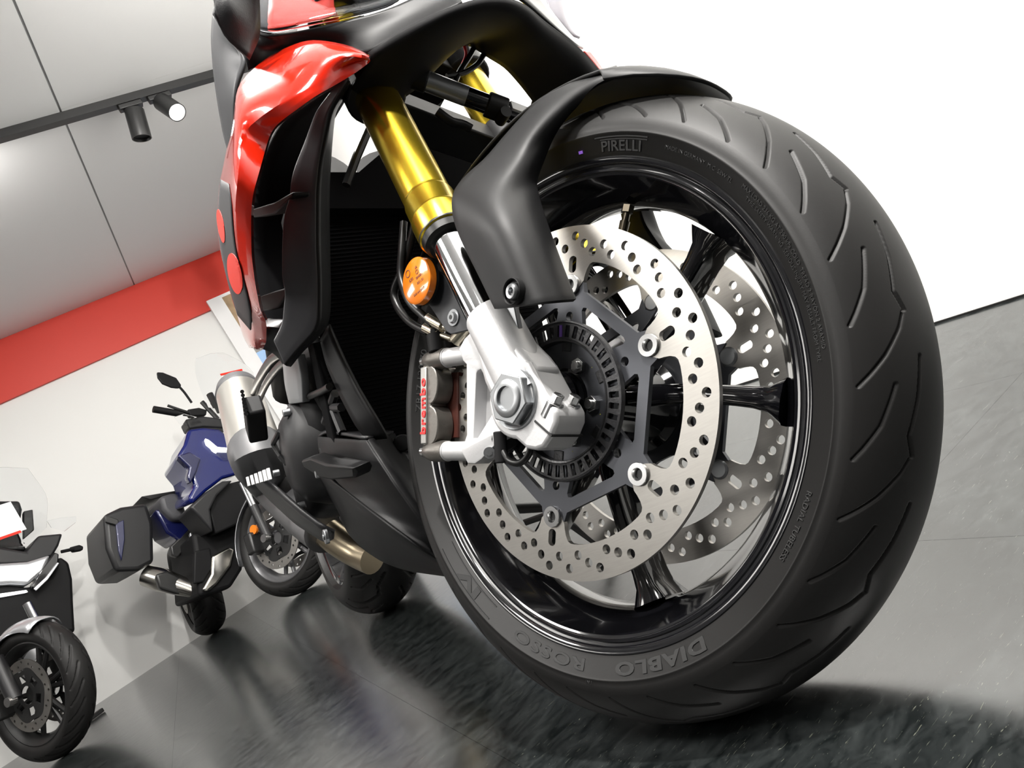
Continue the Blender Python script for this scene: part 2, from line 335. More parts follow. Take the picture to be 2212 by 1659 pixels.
# raised lettering on the side wall
def wall_y(r):
    rr = [q[1] for q in SIDE][::-1]; yy = [q[0] for q in SIDE][::-1]; return float(np.interp(r, rr, yy))
def wall_text(body, a_mid, r_mid, size, flip=False, bold=0.0, stretch=1.0, space=1.0, h=0.0007):
    me = text_mesh(body, size, 1.0, bold, space); co = np.empty(len(me.vertices) * 3); me.vertices.foreach_get('co', co); co = co.reshape(-1, 3)
    s = -1 if flip else 1; out = []
    for x, y, z in co:
        r = r_mid + y * s; t = math.radians(a_mid) - s * x * stretch / r_mid
        out.append(wf(r * math.cos(t), -(wall_y(r) + (h if z > 0 else -0.001)), r * math.sin(t)))
    me.vertices.foreach_set('co', np.array(out).ravel()); me.update()
    o = link('moulded_lettering', weld(me, 1e-7), 'rubber_print', tyre, smooth=0); return o
def wall_bar(a0, a1, r0, r1, h=0.0007, m='rubber_print', name='moulded_mark', skew=0):
    b = MB(); n = max(2, int(abs(a1 - a0) / 1.5)); rows = []
    for i in range(n + 1):
        a = a0 + (a1 - a0) * i / n
        rows.append([ang(a, r0, -(wall_y(r0) - 0.001)), ang(a, r0, -(wall_y(r0) + h)), ang(a + skew, r1, -(wall_y(r1) + h)), ang(a + skew, r1, -(wall_y(r1) - 0.001))])
    b.sections(rows); return b.build(name, m, tyre, smooth=0)
wall_text('PIRELLI', 54.2, 0.2312, 0.0120, bold=0.00015, stretch=1.25, h=0.0009)
wall_bar(61.5, 47.0, 0.2386, 0.2396); wall_bar(60, 47.0, 0.2366, 0.2374)
wall_text('DIABLO', -85.4, 0.2330, 0.0138, bold=0.0005, stretch=1.85, space=1.1)
wall_text('ROSSO', -116.8, 0.2325, 0.0135, bold=0.0002, stretch=2.0, space=1.12)
wall_text('IV', -147, 0.2325, 0.0135, bold=0.0006, stretch=3.0)
wall_bar(-136.5, -160, 0.2395, 0.2404); wall_bar(-136.5, -160, 0.2262, 0.2268)
wall_text('ZR17 120/70', 152, 0.2325, 0.0105, stretch=1.3)
wall_text('RADIAL TUBELESS', -44, 0.2330, 0.0062, stretch=1.1)
wall_text('MAX LOAD 236 KG AT 290 kPa COLD  TREAD 2 RAYON 2 ARAMID', 4, 0.2375, 0.0044, stretch=1.1, h=0.0004)
wall_text('TYRE SAFETY WARNING  SERIOUS INJURY MAY RESULT FROM TYRE', 2, 0.2325, 0.0042, stretch=1.1, h=0.0004)
wall_text('MADE IN GERMANY  M/C  58W TL', 33, 0.2345, 0.0045, stretch=1.1, h=0.0004)
wall_text('TWI', -104, 0.2455, 0.004, h=0.0004)
wall_bar(66.6, 65.4, 0.2295, 0.232, 0.0008, 'violet', 'violet_mark')
# rim
RIM = [(-0.043, 0.2235), (-0.0470, 0.2252), (-0.0492, 0.2250), (-0.0502, 0.2235), (-0.0498, 0.2205), (-0.0480, 0.2182), (-0.0462, 0.2170), (-0.0458, 0.2150), (-0.0466, 0.2138), (-0.0464, 0.2120), (-0.0450, 0.2108), (-0.0440, 0.2085), (-0.0400, 0.2062), (-0.0300, 0.2000), (-0.0190, 0.1915), (-0.0110, 0.1882)]
prof = RIM + [(-a, r) for a, r in RIM[::-1]]
rim = MB().lathe(prof, WC, ey, 160).build('wheel_rim', 'gloss', bike, smooth=35); rim['label'] = 'gloss black six-spoke front rim'
def spoke(a0, side):
    secs = []
    c0, s0 = math.cos(math.radians(a0)), math.sin(math.radians(a0))
    rad = np.array([c0, s0]); tan = np.array([-s0, c0]) * side
    P0, P1, P2 = rad * 0.04 + tan * 0.012, rad * 0.10 + tan * 0.034, rad * 0.170 + tan * 0.0795
    for i in range(13):
        t = i / 12; p = (1 - t) ** 2 * P0 + 2 * t * (1 - t) * P1 + t * t * P2; d = 2 * (1 - t) * (P1 - P0) + 2 * t * (P2 - P1); d /= np.linalg.norm(d); n = np.array([-d[1], d[0]])
        w = 0.0105 - 0.002 * math.sin(PI * t) + 0.010 * max(0, (t - 0.86) / 0.14) ** 2; h = 0.024 - 0.005 * t + 0.006 * max(0, (t - 0.86) / 0.14) ** 2; row = []
        for a in range(12):
            q = 2 * PI * a / 12; cx, cy = math.cos(q), math.sin(q); sx = math.copysign(abs(cx) ** 0.6, cx); sy = math.copysign(abs(cy) ** 0.5, cy)
            e = p + n * w * sx; row.append(wf(e[0], h * sy, e[1]))
        secs.append(row)
    return MB().sections(secs).build('spoke', 'gloss', rim, smooth=50)
for k in range(3):
    for sd in (-1, 1): spoke(3.5 + 120 * k, sd)
MB().lathe([(-0.084, 0.0), (-0.084, 0.019), (-0.070, 0.0195), (-0.070, 0.0265), (-0.064, 0.0275), (-0.060, 0.046), (-0.052, 0.048), (-0.048, 0.040), (-0.03, 0.034), (0.03, 0.034), (0.048, 0.040), (0.052, 0.048), (0.060, 0.046), (0.064, 0.027), (0.084, 0.019), (0.084, 0)], WC, ey, 48).build('wheel_hub', 'gloss', rim, smooth=35)
for k in range(6):      # flange nuts on the hub, with yellow check paint
    a = 34 + 60 * k; q = ang(a, 0.0375, -0.060)
    n = MB().cyl(q, q - ey * 0.0025, 0.0098, n=24).cyl(q - ey * 0.0025, q - ey * 0.0095, 0.0074, n=6).cyl(q - ey * 0.0095, q - ey * 0.0125, 0.0042, n=14).build('hub_nut', 'bolt', rim, smooth=30, bevel=0.0004)
    if k in (0, 4, 5):
        qq = ang(a + (-9 if k else -14), 0.046, -0.0612); MB().ball(qq, (0.003, 0.0022, 0.0012), 8, 6).build('paint_mark', 'yellow', rim)
v0, v1 = ang(57.5, 0.187, -0.016), ang(57.0, 0.160, -0.020)
MB().cyl(v0, v0 + (v1 - v0) * .25, 0.006, n=6).cyl(v0 + (v1 - v0) * .25, v0 + (v1 - v0) * .55, 0.0036, n=14).cyl(v0 + (v1 - v0) * .55, v1, 0.0048, 0.0045, n=14).build('tyre_valve', mat('dark_brass', (0.07, 0.06, 0.045), 0.3, 1), rim, smooth=30)
# brake discs
HOLES = [(0, .1505), (4.7, .140), (9.5, .1495), (14, .1375), (18.6, .1445), (23.1, .150), (27.9, .137), (32.4, .143), (37.1, .149), (41.7, .1376), (46.3, .1446), (50.9, .1364), (55.5, .1434)]
def polar(a, r): t = math.radians(a); return (r * math.cos(t), r * math.sin(t))
def disc_outline(BA=3.5):
    outer = [polar(i * 1.5, 0.160) for i in range(240)]
    inner = []
    for k in range(6):
        a = BA + 60 * k
        # from the ring's inner edge along the tab, round the slot end by the bobbin, and back
        tab = [(-13, .1283), (-10.5, .1275), (-9.2, .1255), (-8.2, .121), (-7.6, .115), (-7.4, .1105), (-6.2, .107), (-5.2, .1045), (-3.6, .1125), (0, .1137), (3.6, .1125), (5.2, .1045), (6.2, .107), (7.4, .1105), (7.6, .115), (8.2, .121), (9.2, .1255), (10.5, .1275), (13, .1283)]
        inner += [polar(a + d, r) for d, r in tab] + [polar(a + d, .1285) for d in range(16, 46, 3)]
    sp = [outer, inner]
    for k in range(6):
        for d, r in HOLES: x, y = polar(BA + 60 * k + d, r); sp.append(circ(x, y, 0.0042, 14))
        t = math.radians(BA + 60 * k + 0.3); c, s = math.cos(t), math.sin(t); sl = []
        for i in range(16):
            q = 2 * PI * i / 16; lx, ly = 0.0042 * math.cos(q) + math.copysign(0.0036, math.cos(q)), 0.0046 * math.sin(q); lx += 0.1247
            sl.append((lx * c - ly * s, lx * s + ly * c))
        sp.append(sl)
    return sp
def carrier_outline(BA=3.5):
    out = []
    for k in range(6):
        a = BA + 60 * k
        out += [polar(a + d, r) for d, r in ((-9, .1005), (-7.5, .1065), (-6.6, .1100), (-5, .1040), (-4, .0985), (0, .0965), (4, .0985), (5, .1040), (6.6, .1100), (7.5, .1065), (9, .1005))]
    sp = [out, circ(0, 0, 0.030, 48)]
    for k in range(6):
        a = BA + 60 * k
        # window between hub ring, arms and the straight outer bar
        w = [(10.5, .0865), (13, .0871), (18, .0850), (24, .0836), (30, .0832), (36, .0836), (42, .0850), (47, .0871), (49.5, .0865), (50.2, .0835), (47.5, .074), (43.5, .0630), (38, .0602), (30, .0595), (22, .0602), (16.5, .0630), (12.5, .074), (9.8, .0835)]
        sp.append([polar(a + d, r) for d, r in w])
        x, y = polar(a, .0775); sp.append(circ(x, y, 0.0042, 14))
    return sp
disc_me = weld(flat_mesh(disc_outline(), 0.0048)); car_me = weld(flat_mesh(carrier_outline(), 0.0052))
for yy, sgn, lab in ((-0.0618, -1, 'near drilled brake disc'), (0.0618, 1, 'far drilled brake disc')):
    d = link('brake_disc', place(disc_me.copy(), wf(0, yy, 0), ex, ez, ey), 'steel' if sgn < 0 else 'steel', bike, smooth=30); d['label'] = lab
    c = link('disc_carrier', place(car_me.copy(), wf(0, yy - sgn * 0.0008, 0), ex, ez, ey), 'carrier', d, smooth=30)
    for k in range(6):
        a = 3.5 + 60 * k; q = ang(a, 0.1057, yy)
        MB().lathe([(-0.0005, 0), (-0.0005, 0.0060), (-0.0048, 0.0068), (-0.0048, 0.0085), (-0.0042, 0.0093), (-0.0026, 0.0095), (0.003, 0.0095), (0.0045, 0.0075), (0.0045, 0.0)][::1], q, ey * -sgn, 28).build('disc_bobbin', 'bolt' if sgn < 0 else 'nut', d, smooth=35)
        MB().lathe([(0.0046, 0.0098), (0.0053, 0.0094), (0.0053, 0.0054), (0.0036, 0.0044), (0.0012, 0.0040)], q, ey * sgn, 28).build('disc_rivet', 'bolt' if sgn < 0 else 'nut', d, smooth=35)
        MB().cyl(q + ey * sgn * 0.0008, q + ey * sgn * 0.0014, 0.0042, n=6).build('rivet_socket', 'seal', d)
# ABS pulse ring
sp = [circ(0, 0, 0.0718, 96), circ(0, 0, 0.0553, 96)]
for k in range(42):
    a = k * 360 / 42; sp.append([polar(a - 2.1, 0.0690), polar(a - 2.6, 0.0590), polar(a - 2.0, 0.0582), polar(a + 2.0, 0.0582), polar(a + 2.6, 0.0590), polar(a + 2.1, 0.0690)])
ab = plate('abs_ring', sp, 0.0022, wf(0, -0.0680, 0), ex, ez, ey, 'abs', bike)
MB().lathe([(-0.0695, 0.0706), (-0.0710, 0.0716), (-0.0708, 0.0728), (-0.066, 0.0732), (-0.0655, 0.0716)], WC, ey, 96).build('outer_rim', 'abs', ab, smooth=50)
MB().lathe([(-0.0672, 0.0575), (-0.0700, 0.0562), (-0.0695, 0.0545), (-0.0600, 0.0525), (-0.0600, 0.0548)], WC, ey, 96).build('inner_rim', 'abs', ab, smooth=50)
wall_v = ang(67, 0.0635, -0.0692); MB().box(wall_v, ez * 0.010 + ex * .004, (ex * 1 - ez * .4) * 0.003, ey * 0.001).build('violet_mark', 'violet', ab)
for k in range(6):       # ribs from the ring to the hub
    a = 4 + 60 * k; MB().box(ang(a, 0.052, -0.0625), unit(ang(a, 1, 0) - WC) * 0.014, ey * 0.004, unit(ang(a + 90, 1, 0) - WC) * 0.012).build('rib', 'abs', ab, bevel=0.001)
# ------------------------------------------------------------------ fork, axle, caliper, mudguard
FD = np.array([-0.262, 0, 0.965])
def fk(s, y=-0.107, dx=0.0): return wf(0.002 - 0.262 * s + dx, y, 0.965 * s)
fdir = WA @ FD
for y, lab in ((-0.107, 'near gold upside-down fork leg'), (0.107, 'far gold upside-down fork leg')):
    g = MB().lathe([(0.2050, 0.0), (0.2050, 0.0262), (0.2065, 0.0288), (0.2300, 0.0290), (0.2330, 0.0284), (0.2345, 0.0276), (0.2560, 0.0274), (0.2590, 0.0262), (0.2620, 0.0258), (0.640, 0.0256), (0.640, 0)], fk(0, y), fdir, 48).build('fork_tube', 'gold', bike, smooth=30); g['label'] = lab
    MB().cyl(fk(0.06, y), fk(0.21, y), 0.0190, n=48).build('chrome_slider', 'chrome', g)
    MB().lathe([(0.1950, 0.0190), (0.1950, 0.0225), (0.1975, 0.0258), (0.2050, 0.0270), (0.2056, 0.0190)], fk(0, y), fdir, 48).build('dust_seal', 'seal', g, smooth=35)
    MB().lathe([(0.2062, 0.0287), (0.2076, 0.0292), (0.2086, 0.0287)], fk(0, y), fdir, 48).build('seal_ring', 'seal', g, smooth=50)
def foot(sg, parent):
    Y = lambda y: y * sg
    q0 = fk(0, Y(-0.107)) + ex * 0.003
    f = MB().lathe([(0.000, 0.0), (0.000, 0.0252), (0.070, 0.0250), (0.0930, 0.0248), (0.0955, 0.0240), (0.0960, 0.0210), (0.091, 0.0200), (0.091, 0.0)], q0, fdir, 48).build('fork_foot', 'cast', parent, smooth=35)
    f['label'] = 'silver cast fork foot holding axle and caliper'
    # axle lug: round boss with the clamp block pointing forward and down
    d = np.array([0.6, -0.8]); n = np.array([0.8, 0.6]); pts = []
    for i in range(25):
        t = math.radians(42 + i * 208 / 24); pts.append((0.0345 * math.cos(t), 0.0345 * math.sin(t)))
    for s_, w_ in ((0.034, -0.0285), (0.044, -0.0235), (0.0505, -0.0165), (0.0525, -0.004), (0.0515, 0.009), (0.047, 0.0165), (0.040, 0.0190), (0.026, 0.0225)): p = d * s_ + n * w_; pts.append((p[0], p[1]))
    MB().prism(pts, WC, ex, ez, ey, min(Y(-0.1235), Y(-0.0865)), max(Y(-0.1235), Y(-0.0865))).build('axle_lug', 'cast', f, smooth=30, bevel=0.0035, seg=3)
    # web between lug and tube
    MB().sections([[wf(x, Y(y), z) for x, y, z in r] for r in ([(-0.034, -0.1255, 0.066), (0.004, -0.1255, 0.066), (0.006, -0.092, 0.066), (-0.034, -0.092, 0.066)], [(-0.034, -0.1245, 0.030), (0.022, -0.1245, 0.030), (0.026, -0.089, 0.030), (-0.034, -0.089, 0.030)], [(-0.030, -0.1235, 0.010), (0.031, -0.1235, 0.012), (0.033, -0.088, 0.012), (-0.032, -0.088, 0.010)])]).build('foot_web', 'cast', f, bevel=0.007, seg=3)
    # clamp slot and two pinch bolts
    dn = ex * d[0] + ez * d[1]; nn = ex * n[0] + ez * n[1]
    MB().box(WC + dn * 0.042 - nn * 0.003 + ey * Y(-0.105), dn * 0.023, ey * 0.0385, nn * 0.0018).build('clamp_slot', 'seal', f)
    for yy in (-0.1165, -0.0965):
        c = WC + dn * 0.0365 + nn * 0.0165 + ey * Y(yy)
        b = MB().cyl(c - nn * 0.012, c + nn * 0.0025, 0.0078, n=22).cyl(c + nn * 0.0025, c + nn * 0.0095, 0.0055, n=6).build('pinch_bolt', 'bolt', f, smooth=30, bevel=0.0005)
        MB().lathe([(0.0096, 0.0036), (0.0098, 0.0032), (0.0070, 0.0028), (0.0070, 0)], c, nn, 12).build('bolt_socket', 'seal', b)
    # caliper arms with the pierced triangle
    out = [(-0.018, 0.088), (-0.052, 0.098), (-0.072, 0.0945), (-0.0835, 0.0885), (-0.0815, 0.0745), (-0.0780, 0.0690), (-0.1005, 0.0040), (-0.1085, -0.0035), (-0.1135, -0.0080), (-0.1085, -0.0225), (-0.0980, -0.0265), (-0.0880, -0.0255), (-0.0400, -0.0120), (-0.0250, -0.0200), (0.004, -0.012), (0.008, 0.040)]
    tri = [(-0.0640, 0.0560), (-0.0665, 0.0545), (-0.0915, -0.0025), (-0.0905, -0.0055), (-0.0880, -0.0050), (-0.0480, 0.0150), (-0.0465, 0.0190), (-0.0600, 0.0555)]
    A = plate('caliper_bracket', [out, tri], 0.020, wf(0, Y(-0.0880), 0), ex, ez, ey, 'cast', f, bev=0.002)
    MB().prism([(x, z) for x, z in tri], WC, ex, ez, ey, min(Y(-.083), Y(-.079)), max(Y(-.083), Y(-.079))).build('bracket_web', 'cast', f)
    return f
ff = foot(1, bike); foot(-1, bike)
rr = unit(ex * -0.947 + ez * 0.322); cc = unit(np.cross(rr, ey)); cc = cc if np.dot(cc, ez) > 0 else -cc
def caliper(sg, lab):
    yb = -0.081 * sg; T, Bq = wf(-0.122, yb, 0.0975), wf(-0.154, yb, 0.0055); mid = (T + Bq) / 2
    cs = np.dot(T - Bq, cc) / 2
    c0 = mid - ey * yb   # on the wheel's centre plane
    def q(r_, c_, y_): return c0 + rr * r_ + cc * c_ + ey * (y_ * sg)
    def half(y0, y1):
        pts = [(0.0355 - 0.004 * abs((i - 4) / 4) ** 2, 0.043 - i * 0.01075) for i in range(9)]
        for cen in (-0.0215, 0.0215):
            for i in range(13):
                t = math.radians(-84 + i * 168 / 12); pts.append((0.0200 - 0.0135 * math.cos(t), cen + 0.0205 * math.sin(t)))
        y0, y1 = y0 * sg, y1 * sg
        return MB().prism(pts, c0, rr, cc, ey, min(y0, y1), max(y0, y1))
    body = half(-0.0675, -0.0890).build('brake_caliper', 'caliper', bike, smooth=40, bevel=0.0035, seg=3); body['label'] = lab
    half(-0.0340, -0.0560).build('inner_half', 'caliper', body, smooth=40, bevel=0.003, seg=3)
    MB().box(q(0.0365, 0, -0.0610), rr * 0.011, cc * 0.084, ey * 0.040).build('caliper_bridge', 'caliper', body, bevel=0.003)
    MB().box(q(0.0290, 0, -0.0893), rr * 0.0105, cc * 0.082, ey * 0.003).build('badge_strip', mat('light_titanium', (0.42, 0.41, 0.39), 0.4, 0.85), body, bevel=0.0012)
    MB().box(q(0.016, 0, -0.0618), rr * 0.03, cc * 0.07, ey * 0.0095).build('brake_pad', mat('pad_backing', (0.06, 0.012, 0.006), 0.6), body, bevel=0.001)
    for p_ in (T, Bq):
        b = MB().lathe([(0.0, 0), (0, 0.0112), (0.020, 0.0114), (0.024, 0.0108), (0.034, 0.0082), (0.036, 0.0070), (0.036, 0)], p_, rr, 32).build('bolt_boss', 'caliper', body, smooth=35)
        MB().lathe([(0.036, 0), (0.036, 0.0066), (0.0415, 0.0060), (0.042, 0.0035), (0.039, 0.003), (0.039, 0)], p_, rr, 20).build('bolt_end', 'bolt', body, smooth=35)
        MB().lathe([(0.0, 0.0105), (-0.002, 0.0105), (-0.0025, 0.0098), (-0.028, 0.0098), (-0.040, 0.0100), (-0.040, 0)], p_, rr, 24).build('mount_stud', 'cast', body, smooth=35)
    if sg > 0:
        me = text_mesh('brembo', 0.0125, 0.0012, 0.0003, 1.15); place(me, q(0.0286, -0.001, -0.0911), cc * 1.35, rr, ey * -1); link('lettering', weld(me), 'redtxt', body, smooth=0)
    return body
caliper(1, 'grey near brake caliper with red lettering'); caliper(-1, 'grey far brake caliper')
# hollow axle with hexagon collar
ax = MB().lathe([(-0.100, 0.011), (-0.1335, 0.0165), (-0.1345, 0.0158), (-0.1355, 0.0130), (-0.1355, 0.0105), (-0.1150, 0.0100), (-0.1150, 0)], WC, ey, 40).build('wheel_axle', 'nut', bike, smooth=30); ax['label'] = 'grey hollow axle end'
MB().cyl(wf(0, -0.1225, 0), wf(0, -0.1330, 0), 0.0235, n=6, ref=ex * 0.95 + ez * 0.5).build('axle_nut', 'nut', ax, smooth=20, bevel=0.0012)
MB().lathe([(-0.1225, 0.020), (-0.1262, 0.0262), (-0.1235, 0.0272), (-0.1205, 0.0275)], WC, ey, 40).build('nut_flange', 'nut', ax, smooth=40)
MB().cyl(wf(0, -0.1148, 0), wf(0, -0.1146, 0), 0.0099).build('axle_bore', 'nut', ax)
MB().lathe([(-0.0870, 0.020), (-0.0870, 0.026), (-0.0750, 0.0275), (-0.0740, 0.024)], WC, ey, 40).build('axle_spacer', 'gloss', ax, smooth=35)
# wheel speed sensor and its lead
s0 = pwy(1080, 962, -0.099); se = MB().cyl(s0 + ez * 0.012 + ex * 0.004, s0 - ez * 0.016 - ex * 0.003, 0.0062, n=16).build('speed_sensor', 'dark', bike, smooth=30, bevel=0.001)
MB().cyl(pwy(1090, 948, -0.090), pwy(1090, 948, -0.070), 0.0125, n=24).build('sensor_body', 'plastic', se, bevel=0.002)
MB().cyl(pwy(1057, 978, -0.101), pwy(1057, 978, -0.085), 0.0055, n=16).cyl(pwy(1057, 978, -0.1015), pwy(1057, 978, -0.101), 0.003, n=6).build('sensor_screw', 'nut', se)
MB().tube(spline([pwy(x, y, -0.10) for x, y in ((1086, 975), (1100, 995), (1122, 1000), (1140, 985), (1147, 960), (1142, 935), (1130, 915))], 24), 0.0032, 10).build('sensor_lead', 'cable', se)
# reflector bracket and amber reflector
br = [pwy(x, y, -0.100) for x, y in ((938, 578), (960, 595), (1014, 706), (1010, 714), (974, 722), (964, 716), (924, 655), (915, 620))]
bk = MB().sections([[p for p in br], [p + ey * 0.003 for p in br]]).build('reflector_bracket', 'greypaint', bike, smooth=30, bevel=0.0008)
qs = pwy(980, 686, -0.1005); MB().cyl(qs + ey * .002, qs - ey * 0.001, 0.0085, n=24).cyl(qs - ey * 0.001, qs - ey * 0.004, 0.0062, 0.005, n=24).build('bracket_screw', 'nut', bk, smooth=35); MB().cyl(qs - ey * 0.0042, qs - ey * 0.0038, 0.0026, n=6).build('screw_socket', 'seal', bk)
rc_ = pwy(897, 606, -0.119); rn_ = unit(-ey * 0.97 - ex * 0.02 - ez * 0.02)
rf = MB().lathe([(0, 0), (0, 0.0225), (-0.0012, 0.0245), (-0.0085, 0.0250), (-0.010, 0.0238), (-0.010, 0)], rc_, rn_, 40, ref=ex).build('reflector', 'amber', bike, smooth=35); rf['label'] = 'round amber side reflector'
MB().lathe([(-0.0085, 0.0255), (-0.0115, 0.0255), (-0.0115, 0)], rc_, rn_, 40).build('reflector_back', 'dark', rf)
re_, rg_ = unit(np.cross(ez, rn_)), unit(ez - rn_ * np.dot(ez, rn_))
M['brownprint'] = mat('brown_print', (0.12, 0.03, 0.01), 0.5)
for t_, x_, y_, s_ in (('630', -0.006, 0.004, 0.0048), ('IA', 0.006, 0.012, 0.0046), ('004001', 0.008, 0.001, 0.004), ('RK1.01', 0.008, -0.005, 0.004), ('SAE AM DOT', 0.002, -0.014, 0.0034)):
    me = text_mesh(t_, s_, 0.0003); place(me, rc_ + rn_ * 0.0002 + re_ * x_ + rg_ * y_, re_, rg_, rn_); link('lettering', weld(me), 'brownprint', rf, smooth=0)
MB().lathe([(0.0002, 0.0042), (0.0004, 0.0042), (0.0004, 0.0034), (0.0002, 0.0034)], rc_ - re_ * 0.009 + rg_ * 0.013, rn_, 24, closed=True).build('lens_emblem', 'brownprint', rf)
MB().lathe([(0.0002, 0.0024), (0.0004, 0.0024), (0.0004, 0.0018), (0.0002, 0.0018)], rc_ + re_ * 0.006 + rg_ * 0.007, rn_, 24, closed=True).build('lens_emblem', 'brownprint', rf)
# brake hoses with banjos
hs = [((872, 480), -0.085), ((868, 540), -0.09), ((866, 600), -0.092), ((884, 650), -0.095), ((912, 680), -0.092), ((935, 700), -0.09)]
h1 = MB().tube(spline([pwy(*p, y) for p, y in hs], 40), 0.0045, 12).build('brake_hose', 'cable', bike)
h2 = MB().tube(spline([pwy(*p, -0.082) for p in ((905, 440), (878, 560), (852, 625), (858, 660), (880, 690), (905, 708), (925, 716))], 40), 0.0048, 12).build('brake_hose', 'cable', bike)
M['brass'] = mat('plated_fitting', (0.55, 0.5, 0.4), 0.25, 1)
for h_, a_, b_, y_ in ((h1, (926, 688), (958, 706), -0.089), (h2, (920, 708), (950, 724), -0.082)):
    MB().cyl(pwy(*a_, y_), pwy(*b_, y_), 0.0062, n=14).build('hose_ferrule', 'brass', h_, smooth=30)
    MB().tube([pwy(*b_, y_), pwy(b_[0] + 25, b_[1] + 8, y_), pwy(b_[0] + 45, b_[1] + 2, y_)], 0.004, 10).build('hose_pipe', 'brass', h_)
bj = pwy(940, 738, -0.084); MB().cyl(bj - cc * 0.012 - rr * .004, bj + cc * 0.008, 0.0095, n=20).cyl(bj + cc * 0.008, bj + cc * 0.014, 0.006, n=6).build('banjo_bolt', 'dark', h2, smooth=30, bevel=0.001)
MB().cyl(pwy(985, 735, -0.088), pwy(1012, 705, -0.088), 0.0075, n=16).build('bleed_fitting', 'brass', h2, smooth=30)
# mudguard: crown over the tyre plus a side leg down each fork leg
rows = []
for i in range(25):
    th = 44 + i * (128 - 44) / 24; row = []
    for j in range(17):
        y = -0.064 + j * 0.008; e = abs(y) / 0.064
        k = i / 24
        r = RT + 0.020 + 0.004 * math.sin(PI * min(1, k * 1.5)) - (0.010 + 0.018 * k) * e ** 2.4
        if i < 4: r -= (4 - i) ** 1.5 * 0.0012
        a = th + max(0, 5 - i) / 5 * 16 * e ** 3.2
        row.append(ang(a, r, y))
    rows.append(row)
mud = MB().loft(rows).build('front_mudguard', 'plastic', bike, smooth=60, solid=0.0035, off=-1, bevel=0.001); mud['label'] = 'matt black front mudguard'
def leg(sg):
    R1 = [((1335, 150), -.046), ((1290, 163), -.052), ((1225, 192), -.062), ((1165, 225), -.070), ((1105, 287), -.086), ((1052, 348), -.104), ((1010, 386), -.122), ((986, 420), -.134), ((984, 460), -.138), ((1000, 512), -.139), ((1036, 585), -.139), ((1076, 668), -.139)]
    R2 = [((1336, 157), -.050), ((1292, 170), -.056), ((1240, 198), -.066), ((1190, 238), -.076), ((1150, 290), -.088), ((1118, 340), -.100), ((1082, 395), -.120), ((1070, 440), -.134), ((1078, 490), -.142), ((1095, 540), -.143), ((1120, 600), -.142), ((1150, 660), -.140)]
    R2b = [((1338, 162), -.053), ((1294, 177), -.060), ((1252, 205), -.066), ((1212, 245), -.073), ((1165, 305), -.083), ((1135, 360), -.098), ((1122, 410), -.108), ((1132, 450), -.117), ((1150, 510), -.124), ((1172, 580), -.127), ((1200, 655), -.127)]
    R3 = [((1340, 168), -.054), ((1296, 184), -.060), ((1262, 208), -.063), ((1228, 238), -.065), ((1196, 282), -.068), ((1170, 342), -.075), ((1154, 390), -.084), ((1158, 428), -.090), ((1176, 487), -.098), ((1206, 570), -.104), ((1238, 652), -.106)]
    def P(q): p = pwy(q[0][0], q[0][1], q[1]); w = WA.T @ (p - WC); return wf(w[0], w[1] * sg, w[2])
    return sheet('mudguard_leg', [[P(q) for q in R] for R in (R1, R2, R2b, R3)], 'plastic', mud, n=40, k=16, solid=0.004, off=1 if sg > 0 else -1, bevel=0.0012)
leg(1); leg(-1)
q = pwy(1108, 630, -0.1475)
n_ = unit(-ey * 0.97 - ex * 0.1)
MB().lathe([(0.0012, 0.0100), (0.0022, 0.0108), (0.0018, 0.0112), (-0.004, 0.0112), (-0.004, 0.0)], q, n_, 28).build('screw_recess', 'dark', mud, smooth=40)
MB().lathe([(-0.001, 0.0), (-0.001, 0.0030), (0.002, 0.0034), (0.0025, 0.0058), (0.0005, 0.0072), (-0.004, 0.0074)], q + n_ * 0.0005, n_, 24).build('mudguard_screw', 'nut', mud, smooth=40)
MB().prism([(0.012, 0.040), (0.018, 0.105), (0.006, 0.112), (-0.010, 0.100), (0.000, 0.050)], WC, ex, ez, ey, -0.112, -0.106).build('foot_fin', 'nut', ff, bevel=0.001)
# ------------------------------------------------------------------ bodywork, engine, exhaust, rear wheel
bl, bb_, bu = BB[0], BB[1], BB[2]
def rail_l(pts, n=None):        # (px, py, l) -> world
    return [pbl(x, y, l) for x, y, l in pts]
def psheet(name, rails, m, n=40, k=14, solid=0.004, off=0, ax=0, bevel=0, smooth=60, parent=None):   # rails of (px, py, value on bike axis ax)
    R = [resamp([pbl(x, y, v, ax) for x, y, v in r], n) for r in rails]
    if len(R) > 2: R = [list(x) for x in zip(*[spline([R[i][j] for i in range(len(R))], k) for j in range(n)])]
    else: R = [[R[0][j] * (1 - t) + R[1][j] * t for j in range(n)] for t in np.linspace(0, 1, 5)]
    return MB().loft(R).build(name, m, parent or bike, smooth=smooth, solid=solid, off=off, bevel=bevel)
# radiator
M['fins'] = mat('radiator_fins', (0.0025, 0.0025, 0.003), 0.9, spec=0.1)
rad = MB().box(bf(0, 0.40, 0.50), bl * 0.36, bu * 0.36 - bb_ * 0.03, bb_ * 0.045).build('radiator', 'fins', bike, bevel=0.004); rad['label'] = 'black radiator behind the fork'
for i in range(60): MB().box(bf(0, 0.3765 + 0.001 - (i / 59 - .5) * 0.03 * 1, 0.33 + 0.34 * i / 59), bl * 0.34, bb_ * 0.004, bu * 0.0012).build('radiator_fin', 'fins', rad)
